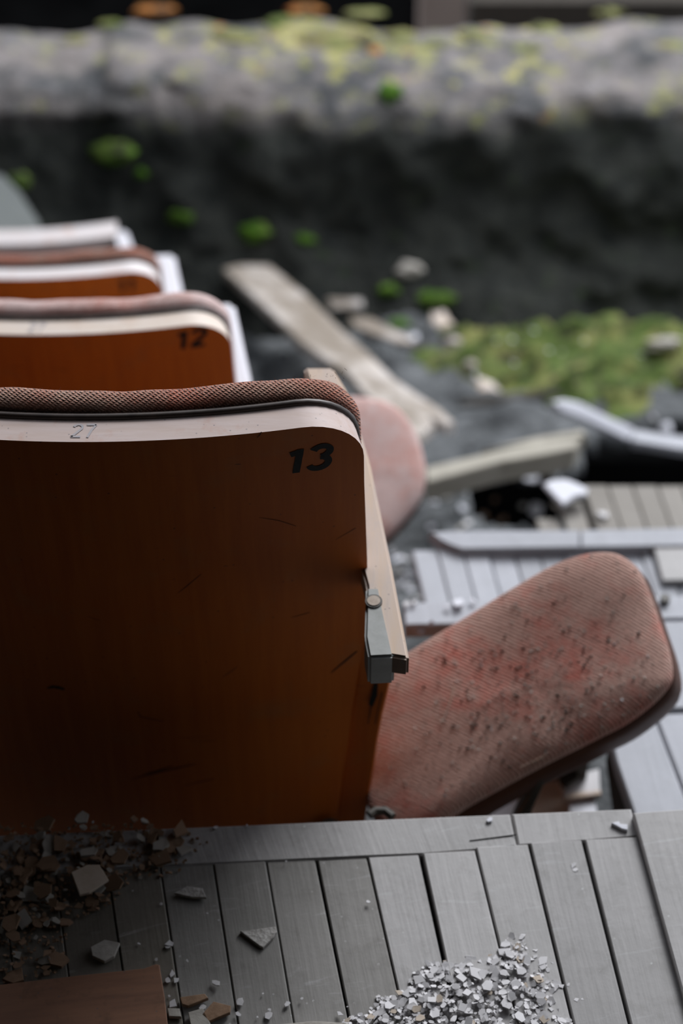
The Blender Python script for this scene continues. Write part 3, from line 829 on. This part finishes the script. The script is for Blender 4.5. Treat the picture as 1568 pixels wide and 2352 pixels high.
scatter_stuff('soil_crumbs', '', '', on_cushion(90), .0005, .0021, M['dark_wood'], s13, .8)
scatter_stuff('dust_crumbs', '', '', on_cushion(14), .0009, .0022, M['plaster'], s13, .5)
def twig(px0, px1, r=.0007):
    pts = []
    for k in range(7):
        t = k / 6; x = px0[0] + (px1[0] - px0[0]) * t; y = px0[1] + (px1[1] - px0[1]) * t
        loc, nor, i_, d_ = CT.ray_cast(CAM, ray(x + 3 * math.sin(t * 3), y).normalized()); pts.append(loc + Vector((0, 0, .0022)))
    return tag(recenter(link('straw', tube(bmesh.new(), pts, r, 5), M['arm'])), 'thin straw stalk lying on the tilted red seat cushion', 'straw')
t1 = twig((1042, 1580), (1014, 1662)); t2 = twig((1195, 1765), (1255, 1735), .0006)
t1['label'] = 'longer pale straw lying on the left of the tilted red seat cushion'; t2['label'] = 'short straw near the dark lower edge of the tilted red seat cushion'
bm = bmesh.new(); tube(bm, [P(848, 1872, -.10), P(862, 1862, -.10), P(884, 1862, -.10), P(902, 1876, -.10)], .0045, 10)
tag(adopt(recenter(link('hinge', bm, M['dark_metal'])), s13), 'curved metal hinge')
bm = bmesh.new(); tube(bm, [P(1238, 1775, -.17), P(1196, 1872, -.26), P(1140, 1990, -.5)], .0095, 10)
adopt(recenter(link('cushion_leg', bm, M['dark_metal'])), s13)
# frayed wool on the top of the near back
bm = bmesh.new()
for i in range(520):
    x = random.uniform(-.23, .22); d = random.uniform(.006, .034); z = TOP + .011 - abs(d - .018) * .35
    b0 = Vector((x, yback(x, TOP) + TH + d, z - .002)); l = random.uniform(.001, .0042)
    dd = Vector((random.uniform(-1, 1), random.uniform(-.6, .6), random.uniform(.3, 1))).normalized() * l
    s_ = Vector((.00012, 0, .00005)); m_ = b0 + dd * .6 + Vector((random.uniform(-1, 1), 0, random.uniform(-1, 1))) * .0006
    a1, a2, a3, a4, a5 = (bm.verts.new(v) for v in (b0 - s_, b0 + s_, m_ + s_, m_ - s_, b0 + dd))
    bm.faces.new((a1, a2, a3, a4)); bm.faces.new((a4, a3, a5))
o = link('frayed_fibres', bm, M['fabric'], s13); o['kind'] = 'stuff'

# ---- seat 12 arm and cushion, far arms
a12 = arm_prism('armrest', [(500, 690), (538, 692), (612, 1030), (556, 1030)], -.30, .03, M['arm_white'], s12, .006); tag(a12, 'flaking white armrest')
standard(s12, s12.location.x + HW + .03, 1.955, -.32, -1.0, .04, M['lacquer'])
a11 = arm_prism('armrest', [(347, 582), (400, 580), (430, 720), (370, 720)], -.80, .03, M['arm_white'], s11, .006); tag(a11, 'flaking white armrest')
a10 = arm_prism('armrest', [(256, 527), (290, 525), (322, 610), (276, 612)], -1.30, .03, M['arm_white'], s10, .006); tag(a10, 'flaking white armrest')
for s_, z_ in ((s11, -.82), (s10, -1.32)):
    standard(s_, s_.location.x + HW + .02, s_.location.y + .04, z_, s_.location.z, .04, M['dark_wood'])
standard(s12, s12.location.x - HW, 1.955, -.32, -1.0, .04, M['lacquer'])
q0 = P(895, 1240, -.62); q1 = P(975, 1110, -.585); q2 = P(880, 925, -.53)
n12 = (q1 - q0).cross(q2 - q0).normalized()
cp = [(878, 1240), (925, 1195), (965, 1145), (980, 1095), (974, 1040), (958, 990), (925, 940), (875, 912), (790, 905), (700, 925), (590, 960), (535, 1020), (530, 1120), (590, 1215), (700, 1255), (820, 1262)]
poly12 = catmull([PP(x, y, q0, n12) for x, y in cp], 3)
c12, cn2, cc2 = flat_loop('seat_cushion', poly12, .030, M['fabric_pink'], s12, seed=5, crown=.006)
shell_under(poly12, cc2, cn2, s12, .026, .062, M['shell'])
bm = bmesh.new(); e_ = cc2 - cn2 * .08; tube(bm, [e_, Vector((e_.x - .03, e_.y + .02, -1.0))], .011, 10)
adopt(recenter(link('cushion_leg', bm, M['dark_metal'])), s12)
c12.data.transform(Matrix.Translation(-cc2)); c12.location = cc2; adopt(c12, s12)

# ------------------------------------------------------------------ debris boards
def lay_board(name, label, px, th, mat, lift=.01, cat='board', zs=None, edge=.003):
    pts = []
    for i, (x, y) in enumerate(px):
        if zs is not None: pts.append(P(x, y, zs[i] if isinstance(zs, (list, tuple)) else zs))
        else:
            p, n, d = hit(x, y); pts.append(p)
    c = sum(pts, Vector()) / len(pts); n = Vector()
    for i in range(len(pts)): n += (pts[i] - c).cross(pts[(i + 1) % len(pts)] - c)
    n.normalize(); n = n if n.z > 0 else -n
    pts = [PP(x, y, c + n * lift, n) for x, y in px]
    bm = prism(pts, th, edge, None, -n)
    o = link(name, bm, mat); tag(o, label, cat)
    return align(o, pts[0], pts[len(pts) // 2])
long_px = [(512, 616), (555, 606), (612, 602), (700, 672), (790, 760), (850, 812), (905, 868), (960, 905), (1012, 938), (1044, 968), (1020, 972), (985, 950), (998, 972), (960, 1000), (925, 990), (880, 940), (840, 905), (800, 858), (735, 815), (690, 782), (610, 705)]
zc = [-1.93 + (-1.16 + 1.93) * min(1, max(0, (y - 605) / 380)) for x, y in long_px]
lay_board('fallen_plank', 'long weathered plank with a splintered near end, lying diagonally over the rubble', long_px, .022, M['weathered'], .0, 'plank', zc)
lay_board('board_scrap', 'short brown board scrap right of the long fallen plank', [(750, 684), (832, 686), (835, 707), (762, 711)], .02, M['weathered'], .02, 'board')
lay_board('board_scrap', 'narrow pale slat below the short board scrap, pointing right', [(800, 728), (850, 728), (948, 778), (950, 792), (905, 782), (812, 748)], .014, M['weathered'], .025, 'slat')
lay_board('board_scrap', 'thin dark slat running right under the ochre plaster lump', [(925, 782), (1080, 806), (1095, 818), (930, 796)], .012, M['dark_wood'], .03, 'slat')
lay_board('board_scrap', 'dark board edge below the moss carpet, right of the plank end', [(1055, 920), (1130, 912), (1210, 902), (1280, 896), (1300, 908), (1200, 918), (1120, 930), (1060, 932)], .014, M['dark_wood'], .05, 'board')
lay_board('fallen_beam', 'greenish brown beam left of the black hole, behind the pink cushion', [(975, 1072), (1120, 1038), (1230, 1012), (1335, 1004), (1320, 1030), (1250, 1045), (1150, 1062), (980, 1108)], .05, M['olive_wood'], .0, 'beam', -1.02)
lay_board('fallen_beam', 'narrow darker beam lying just above the greenish brown one', [(1105, 1032), (1220, 1004), (1335, 985), (1350, 1000), (1230, 1018)], .03, M['olive_wood'], .0, 'beam', -1.10)
lay_board('painted_plank', 'white painted plank snapped downward across the black hole', [(1272, 924), (1296, 918), (1330, 924), (1372, 946), (1455, 984), (1452, 1008), (1440, 1010), (1350, 966), (1290, 944)], .02, M['white'], .0, 'plank', [-1.30, -1.30, -1.32, -1.36, -1.42, -1.42, -1.42, -1.36, -1.32])
lay_board('painted_plank', 'grey white painted plank continuing right from the snapped white one', [(1450, 984), (1520, 996), (1700, 1016), (1700, 1042), (1560, 1030), (1452, 1012)], .02, M['floor_pale'], .0, 'plank', -1.43)
lay_board('grey_sheet', 'smooth dark grey sheet at the left edge above the farthest seat', [(-90, 395), (5, 400), (45, 440), (90, 510), (100, 560), (-90, 570)], .01, M['grey_sheet'], .0, 'sheet', -1.70)
# brown board in the near left corner
lay_board('plywood_offcut', 'brown plywood offcut lying on the floorboards in the near left corner', [(-260, 2292), (180, 2240), (330, 2224), (358, 2214), (366, 2216), (378, 2290), (388, 2380), (392, 2520), (-240, 2560)], .006, M['brown_ply'], .0, 'board', .0085, .0006)

# ------------------------------------------------------------------ lumps, chips, moss
def blob(name, label, cat, px, py, rx, ry, mat, h=.5, group=None, seed=None, rough=.25):
    p, n, d = hit(px, py); s = d / F * 1.0
    dep = (p - CAM).dot(FW) / F
    bm = bmesh.new(); bmesh.ops.create_icosphere(bm, subdivisions=3 if rx > 22 else 2, radius=1)
    X = rx * dep; hgt = min(X, ry * dep * 1.2) * h; Yr = ry * dep / max(.35, abs(ray(px, py).normalized().dot(n)))
    sd = random.random() * 50
    for v in bm.verts:
        c = v.co.copy(); k = 1 + rough * noise.noise(c * 1.7 + Vector((sd, 0, 0))) + rough * .5 * noise.noise(c * 4.3 + Vector((sd, 9, 0)))
        v.co = Vector((c.x * X * k, c.y * Yr * k, max(-.3, c.z) * hgt * k))
    up = n if n.z > .25 else (n + Vector((0, 0, .3))).normalized()
    q = up.to_track_quat('Z', 'Y')
    o = link(name, bm, mat, None, True); o.location = p; o.rotation_mode = 'QUATERNION'
    # keep local X roughly level
    xax = Vector((1, 0, 0)) - up * up.x; xax.normalize(); yax = up.cross(xax)
    o.rotation_quaternion = Matrix((xax, yax, up)).transposed().to_quaternion()
    tag(o, label, cat, group); return o
# the moss carpet on the right, a growth nobody could count
def carpet(x, y):
    p = CAM * 0 + Vector((x, y, 0)); u = (x - .62) / .42; v = (y - 3.84) / .34
    m = 1 - (u * u if u < 0 else (u * .25) ** 2) - v * v * .9 + .8 * noise.noise(Vector((x * 6, y * 6, 2))) + .35 * noise.noise(Vector((x * 17, y * 17, 4)))
    return max(-.3, min(m, .8))
bm = bmesh.new(); G = {}
for i in range(121):
    for j in range(81):
        x = .1 + 1.3 * i / 120; y = 3.3 + 1.0 * j / 80; c = carpet(x, y)
        G[i, j] = bm.verts.new((x, y, zslope(x, y) + .045 * c + .02 * noise.noise(Vector((x * 13, y * 13, 8))) + .008 * noise.noise(Vector((x * 60, y * 60, 8)))))
for i in range(120):
    for j in range(80):
        c = G[i, j].co
        if carpet(c.x, c.y) > -.02: bm.faces.new((G[i, j], G[i + 1, j], G[i + 1, j + 1], G[i, j + 1]))
bmesh.ops.delete(bm, geom=[v for v in bm.verts if not v.link_faces], context='VERTS')
mc = tag(link('moss_carpet', bm, M['moss'], None, True), 'bright green moss carpet covering the rubble on the right, below the parapet', 'moss', None, 'stuff')
TREES.append(bvh(mc))
MOSS = [
 (985, 838, 72, 28, 'moss', 'rounded green moss cushion above the pink seat cushion'),
 (1000, 688, 50, 20, 'moss_dark', 'deep green moss tuft at the parapet foot above the ochre plaster lump'),
 (890, 668, 26, 14, 'moss_dark', 'small dim moss tuft at the parapet foot left of the deep green tuft'),
 (915, 745, 26, 12, 'moss_dark', 'faint moss tuft beside the narrow pale slat'),
 (260, 350, 50, 25, 'moss_dark', 'bright moss tuft high on the black parapet face at the left'),
 (325, 398, 19, 12, 'moss_dark', 'tiny moss dot below the bright tuft at the left'),
 (45, 414, 26, 20, 'moss_dark', 'moss tuft on the parapet face by the left edge'),
 (586, 534, 46, 20, 'moss_dark', 'moss tuft on the parapet face above the long fallen plank'),
 (700, 550, 24, 12, 'moss_dark', 'small moss tuft right of the one above the long plank'),
 (412, 497, 34, 13, 'moss_dark', 'faint moss tuft on the parapet face above the seats'),
 (172, 94, 28, 9, 'moss_yellow', 'small yellow moss patch on the left of the parapet top'),
 (255, 55, 26, 7, 'moss', 'dull moss patch at the back of the parapet top, left'),
 (360, 22, 44, 11, 'lichen', 'orange lichen patch at the back edge of the parapet top'),
 (545, 82, 52, 12, 'moss_yellow', 'yellow moss patch on the parapet top left of the large one'),
 (640, 48, 34, 10, 'moss', 'green moss patch at the back of the parapet top'),
 (760, 92, 92, 26, 'moss_yellow', 'largest yellow-green moss patch on the parapet top'),
 (838, 30, 44, 8, 'moss_yellow', 'yellow moss patch behind the largest one on the parapet top'),
 (700, 22, 40, 9, 'lichen', 'orange lichen at the back edge of the parapet top, near the middle'),
 (912, 84, 34, 12, 'moss_yellow', 'ochre moss patch right of the largest one on the parapet top'),
 (858, 116, 18, 8, 'lichen', 'bright orange lichen spot on the parapet top'),
 (895, 215, 28, 22, 'moss_dark', 'moss hanging over the front edge of the parapet'),
 (1000, 100, 30, 9, 'moss_yellow', 'pale moss dot on the parapet top right of the ochre patch'),
 (1090, 78, 36, 9, 'moss_yellow', 'yellow moss dot on the parapet top below the pier'),
 (1250, 66, 34, 11, 'moss_yellow', 'ochre moss patch on the right of the parapet top'),
 (1215, 112, 36, 9, 'moss_yellow', 'dull moss patch below the ochre one on the right of the parapet top'),
 (1400, 28, 36, 8, 'moss_yellow', 'moss patch at the back edge of the parapet top, right'),
 (1545, 105, 34, 9, 'moss_yellow', 'moss patch at the right edge of the parapet top'),
]
for px, py, rx, ry, m, lb in MOSS:
    flat = .35 if py < 150 else .75
    blob('lichen_patch' if m == 'lichen' else 'moss_patch', lb, 'lichen' if m == 'lichen' else 'moss', px, py, rx, ry, M[m], flat, 'moss and lichen patches', rough=.5)
LUMPS = [
 (1018, 752, 36, 20, 'stone', 'largest ochre and white plaster lump beside the moss carpet', 'plaster_lump'),
 (1042, 785, 24, 12, 'stone', 'small ochre plaster lump in front of the largest one', 'plaster_lump'),
 (1116, 893, 32, 16, 'stone', 'pale plaster lump at the near left corner of the moss carpet', 'plaster_lump'),
 (1080, 836, 17, 9, 'stone', 'small pinkish plaster lump left of the moss carpet', 'plaster_lump'),
 (1525, 790, 44, 14, 'rubble_grey', 'grey stone embedded in the moss carpet at the right', 'stone'),
 (1530, 986, 17, 13, 'white', 'round white plaster lump on the grey white plank', 'plaster_lump'),
 (940, 620, 30, 16, 'rubble_grey', 'pale grey stone at the foot of the parapet', 'stone'),
 (950, 777, 12, 9, 'white', 'small white chip at the end of the narrow pale slat', 'plaster_lump'),
]
for px, py, rx, ry, m, lb, nm in LUMPS:
    blob(nm, lb, 'stone' if nm == 'stone' else 'plaster', px, py, rx, ry, M[m], .8, None, rough=.45)

FL = [flake_mesh(random.randint(4, 6), .5, random.uniform(.3, .48), .12) for _ in range(14)]
FLM = []
for i, bm in enumerate(FL):
    bmesh.ops.recalc_face_normals(bm, faces=bm.faces); me = bpy.data.meshes.new('flake'); bm.to_mesh(me); bm.free(); FLM.append(me)
VAR = {}
def flake(name, label, cat, group, p, size, mat, tilt=.35, n=None, up=0.0):
    base = random.choice(FLM); key = (base.name, mat.name)
    if key not in VAR:
        me = base.copy(); me.materials.clear(); me.materials.append(mat); VAR[key] = me
    o = bpy.data.objects.new(name, VAR[key]); COL.objects.link(o)
    o.location = p + Vector((0, 0, up)); o.scale = (size, size, size * random.uniform(.7, 1.3))
    q = (n or Vector((0, 0, 1))).to_track_quat('Z', 'Y').to_matrix().to_4x4()
    m_ = q @ Matrix.Rotation(random.uniform(-tilt, tilt), 4, 'X') @ Matrix.Rotation(random.uniform(-tilt, tilt), 4, 'Y') @ Matrix.Rotation(random.uniform(0, 6.28), 4, 'Z')
    o.rotation_euler = m_.to_euler(); tag(o, label, cat, group); return o
def inside(x, y, poly):
    c = False; n = len(poly)
    for i in range(n):
        (x1, y1), (x2, y2) = poly[i], poly[(i + 1) % n]
        if (y1 > y) != (y2 > y) and x < (x2 - x1) * (y - y1) / (y2 - y1) + x1: c = not c
    return c
def edge_d(x, y, poly):
    m = 1e9; n = len(poly)
    for i in range(n):
        (x1, y1), (x2, y2) = poly[i], poly[(i + 1) % n]; dx, dy = x2 - x1, y2 - y1
        t = max(0, min(1, ((x - x1) * dx + (y - y1) * dy) / (dx * dx + dy * dy))); m = min(m, math.hypot(x - x1 - t * dx, y - y1 - t * dy))
    return m
PX = 1 / 2430.0
pile = [(740, 2430), (790, 2345), (850, 2320), (868, 2288), (905, 2292), (935, 2268), (945, 2240), (975, 2215), (1010, 2205), (1035, 2215), (1075, 2200), (1120, 2200), (1148, 2180), (1160, 2155), (1190, 2150), (1222, 2165), (1245, 2205), (1262, 2240), (1282, 2255), (1268, 2290), (1270, 2310), (1300, 2330), (1330, 2370), (1360, 2430)]
cnt = 0
while cnt < 235:
    x, y = random.uniform(740, 1340), random.uniform(2150, 2430)
    if not inside(x, y, pile) or (y > 2365 and random.random() < .6): continue
    h = min(.009, edge_d(x, y, pile) * .00012 + .0006); s = random.uniform(13, 29) * PX * (1.25 if random.random() < .12 else 1)
    flake('plaster_flake', 'small pale grey plaster flake in the heap at the near right of the floorboards', 'plaster', 'flakes of the plaster heap', P(x, y, 0), s, M['plaster'] if random.random() < .9 else M['plaster_warm'], .30, None, random.uniform(.4, 1) * h + .001)
    cnt += 1
spots = []
while len(spots) < 1500:
    x, y = random.uniform(730, 1345), random.uniform(2140, 2440)
    if not inside(x, y, pile): continue
    h = min(.008, edge_d(x, y, pile) * .00011); p = P(x, y, 0); p.z = random.uniform(.0, 1) * h + .0005; spots.append((p, Vector((0, 0, 1))))
scatter_stuff('plaster_grit', 'pale plaster grit filling the heap of flakes on the floorboards', 'plaster', spots, 4 * PX, 7.5 * PX, M['plaster'], None, .35)
# single chips round the heap (px, py, size)
LOOSE = [(1057, 2158, 24), (1040, 2172, 10), (1068, 2192, 14), (1085, 2190, 20), (1100, 2196, 12), (1316, 1988, 18), (1320, 1998, 14), (1308, 1980, 6), (1313, 2003, 6), (1322, 2296, 14), (1440, 2262, 12), (845, 2071, 10), (1337, 2295, 8),
         (1410, 1995, 5), (1268, 2212, 7), (496, 2258, 20), (659, 2307, 17), (693, 2294, 8), (619, 2320, 9), (618, 2332, 22), (552, 2302, 22), (547, 2330, 16), (591, 2336, 6), (780, 2329, 16), (390, 2168, 20), (385, 2174, 14), (319, 2168, 9), (359, 2204, 9), (430, 2207, 8),
         (396, 2238, 20), (386, 2252, 16), (404, 2252, 14), (388, 2288, 8), (398, 2305, 20), (466, 2314, 16), (370, 2076, 9), (657, 1978, 5), (495, 1901, 12), (567, 1895, 6), (476, 2098, 5), (1123, 1882, 1), (604, 2282, 5), (798, 2312, 5), (1378, 2230, 5), (1290, 2266, 16), (1258, 2228, 12), (1305, 2262, 10)]
for x, y, s in LOOSE:
    if s < 2: continue
    where = 'around the far end of the plaster heap' if x > 1000 and y > 2140 else 'on the floorboards near the nosing board' if y < 2080 else 'right of the brown plywood offcut' if x < 480 else 'left of the plaster heap'
    q = flake('loose_chip', ('tiny' if s < 10 else 'small' if s < 17 else 'larger') + ' pale loose chip ' + where, 'plaster', 'loose chips ' + where, P(x, y, .002), s * PX, M['plaster'], .12, None, .0)
# left rubble
left = [(-60, 1900), (130, 1895), (340, 1890), (430, 1905), (478, 1935), (440, 1960), (420, 2000), (300, 2030), (280, 2060), (230, 2100), (180, 2110), (150, 2160), (150, 2215), (120, 2250), (-60, 2260)]
cnt = 0
while cnt < 270:
    x, y = random.uniform(-60, 480), random.uniform(1890, 2255)
    if not inside(x, y, left): continue
    e = edge_d(x, y, left)
    if random.random() > .35 + e / 120: continue
    s = random.choice([9, 11, 13, 16, 18, 22, 26, 32, 46]) * PX * random.uniform(.8, 1.2)
    br = random.random() < .7; sz = s / PX; nm_ = 'tiny' if sz < 14 else 'small' if sz < 24 else 'large'
    wh = 'against the back of the near seat' if y < 1985 else 'left of the bare floorboards, mid-scatter' if y < 2110 else 'beside the far edge of the brown plywood offcut'
    flake('rubble_chip', nm_ + (' brown' if br else ' grey') + ' rubble chip in shade ' + wh, 'rubble', nm_ + (' brown' if br else ' grey') + ' rubble chips ' + wh, P(x, y, 0), s, M['rubble'] if br else M['rubble_grey'], .35, None, random.uniform(.001, .009))
    cnt += 1
spots = []
while len(spots) < 700:
    x, y = random.uniform(-80, 500), random.uniform(1890, 2270)
    if inside(x, y, left): spots.append((P(x, y, random.uniform(.001, .004)), Vector((0, 0, 1))))
scatter_stuff('rubble_grit', 'fine brown grit among the rubble chips behind the near seat', 'grit', spots, 2.5 * PX, 6 * PX, M['rubble'], None, .5)
def slab(name, label, cat, px, th, mat, z=.003, bevel=.0004, tilt=0):
    poly = [P(x, y, z + th) for x, y in px]
    if tilt:
        for i, p in enumerate(poly): p.z += tilt * (i / len(poly))
    o = recenter(link(name, prism(poly, th, bevel), mat)); tag(o, label, cat); return o
slab('fibreboard_shard', 'triangular grey fibreboard shard on the floorboards', 'shard', [(551, 2138), (572, 2137), (632, 2128), (636, 2140), (628, 2152), (604, 2176), (596, 2172)], .0035, M['fibre'], 0)
slab('tile_shard', 'largest flat brown shard lying on the rubble left of the floorboards', 'shard', [(164, 2003), (200, 1986), (228, 1986), (249, 2020), (205, 2050), (183, 2055)], .003, M['plaster_warm'], .010)
slab('splinter', 'flat pale wood splinter lying near the rubble scatter', 'splinter', [(400, 2051), (430, 2035), (465, 2040), (473, 2061), (440, 2060)], .003, M['fibre'], .001)
slab('plaster_chip', 'angular white chip on the nosing board at the right', 'plaster', [(1404, 1890), (1420, 1886), (1424, 1892), (1441, 1893), (1441, 1906), (1428, 1903)], .0035, M['white'], .001)
slab('plaster_chip', 'tiny white chip on the nosing board below the tilted cushion', 'plaster', [(1116, 1884), (1124, 1876), (1131, 1878), (1129, 1886), (1120, 1888)], .002, M['white'], .001)
for i, (c, lb) in enumerate([([(413, 2290), (470, 2282), (478, 2292), (432, 2310), (418, 2306)], 'narrow brown shard right of the plywood offcut'),
                ([(463, 2330), (490, 2300), (530, 2310), (528, 2325), (480, 2345)], 'brown wedge-shaped shard near the lower frame edge'),
                ([(432, 2325), (465, 2315), (485, 2355), (440, 2365)], 'pale grey slab fragment at the lower frame edge'),
                ([(384, 2315), (412, 2316), (416, 2335), (388, 2334)], 'squarish pale chip at the corner of the plywood offcut'),
                ([(208, 2175), (240, 2158), (275, 2165), (262, 2195), (240, 2208), (212, 2195)], 'flat layered grey flake left of centre on the floorboards'),
                ([(24, 2230), (50, 2222), (54, 2250), (30, 2258), (5, 2248)], 'pale brown block fragment by the plywood offcut'),
                ([(645, 2352), (720, 2345), (800, 2350), (800, 2400), (640, 2400)], 'pale flat fragment cut off by the lower frame edge')]):
    slab('flat_shard', lb, 'shard', c, .004, M['rubble'] if 'brown' in lb else M['rubble_grey'], .0015)

# rubble chips on the lower levels
LOW_CHIPS = [(1050, 1392, 34, 'white'), (1028, 1398, 14, 'white'), (1085, 1385, 16, 'white'), (960, 1455, 26, 'white'), (990, 1436, 12, 'white'), (915, 1290, 22, 'white'), (905, 1320, 12, 'plaster'), (940, 1350, 20, 'plaster'), (925, 1370, 14, 'plaster'), (950, 1385, 14, 'white'), (900, 1345, 12, 'rubble_grey'),
             (1225, 762, 10, 'white'), (1180, 838, 12, 'white'), (1260, 808, 9, 'plaster'), (1140, 785, 9, 'plaster'), (1175, 783, 9, 'plaster'), (1472, 818, 11, 'white'), (1340, 786, 10, 'plaster'), (1092, 865, 12, 'white'), (1290, 812, 8, 'rubble_grey'),
             (995, 1105, 22, 'plaster'), (995, 1160, 24, 'white'), (1060, 1170, 20, 'white'), (1070, 1122, 30, 'plaster'), (1030, 1148, 20, 'rubble_grey'), (1010, 1130, 18, 'plaster_warm'), (1230, 1175, 36, 'plaster'), (1200, 1165, 20, 'rubble_grey'), (1275, 1165, 20, 'plaster_warm'), (1075, 1205, 20, 'plaster'), (990, 1212, 16, 'white'), (1110, 1185, 24, 'rubble'), (1150, 1200, 26, 'rubble'), (1060, 1215, 20, 'rubble_grey'),
             (1220, 1092, 44, 'white'), (1260, 1090, 18, 'plaster_warm'), (1385, 1188, 26, 'plaster'), (1135, 1150, 18, 'rubble'), (660, 760, 14, 'rubble_grey'), (640, 730, 18, 'rubble_grey'), (1530, 1325, 14, 'dark_wood'), (1500, 960, 14, 'plaster'), (870, 770, 8, 'white'), (1545, 1020, 12, 'plaster')]
CH = {}
random.seed(21)
for _ in range(26):
    y = random.uniform(1268, 1400); x = random.uniform(895, 938) + (y - 1268) * .22
    LOW_CHIPS.append((x, y, random.uniform(8, 20), random.choice(['white', 'plaster', 'rubble_grey', 'plaster'])))
for x, y, s, m in LOW_CHIPS:
    p, n, d = hit(x, y); dep = (p - CAM).dot(FW) / F
    tone = {'white': 'white', 'plaster': 'pale grey', 'plaster_warm': 'yellowish', 'rubble_grey': 'grey', 'rubble': 'brown', 'dark_wood': 'dark'}[m]
    where = ('on the moss carpet or at its edge' if y < 900 and x > 800 else 'on the black debris beside the long fallen plank' if y < 900 else 'on the white plank above the black hole' if y < 1060 else
             'in the rubble between the pink cushion and the black hole' if y < 1230 and x < 1300 else 'on the brownish step by the black hole' if y < 1230 else
             'in the gap between the armrest and the pale planked step' if x < 956 and y < 1400 else 'on the pale boards between armrest and red cushion' if x < 1200 else 'on the pale boards right of the red cushion')
    kk = (tone, where); CH[kk] = CH.get(kk, 0) + 1
    o = flake('fallen_chip', tone + ' chip ' + where, 'plaster', 'chips ' + where, p, s * 1.15 * dep, M[m], .3, n if n.z > .5 else None, .004)
# the white crumpled piece at the hole
lay_board('plaster_sheet', 'crumpled white plaster sheet at the edge of the black hole', [(1245, 1110), (1268, 1100), (1300, 1098), (1322, 1106), (1350, 1120), (1346, 1136), (1318, 1142), (1292, 1160), (1268, 1136)], .006, M['white'], .0, 'plaster', -.728)
# debris under the tilted cushion, on the tier floor
def litter(label, px, mat, z=-.485, th=.008, name='litter_sheet'):
    poly = [P(x, y, z) for x, y in px]; o = recenter(link(name, prism(poly, th, .001), mat)); tag(o, label, 'litter'); return o
litter('pale grey sheet under the tilted cushion, left of the dark leg', [(1060, 1900), (1100, 1840), (1160, 1800), (1225, 1780), (1205, 1900)], M['beige2'])
litter('beige board under the tilted cushion, right of the dark leg', [(1228, 1790), (1262, 1762), (1300, 1800), (1312, 1850), (1300, 1900), (1200, 1910)], M['beige'], -.478)
litter('white paper scrap under the tilted cushion beside the dark step side', [(1305, 1832), (1365, 1826), (1375, 1900), (1310, 1900)], M['white'], -.470)
litter('white litter sheet just under the cushion edge', [(1275, 1790), (1375, 1765), (1378, 1822), (1300, 1830)], M['plaster'], -.474)
litter('orange brown slat across the litter', [(1290, 1824), (1378, 1814), (1380, 1824), (1292, 1836)], M['arm'], -.462)
litter('dark crumpled rag in the litter', [(1280, 1760), (1320, 1758), (1330, 1785), (1300, 1806), (1285, 1790)], M['dark_wood'], -.460)
for o in COL.objects:
    if '_set' in o: del o['_set']
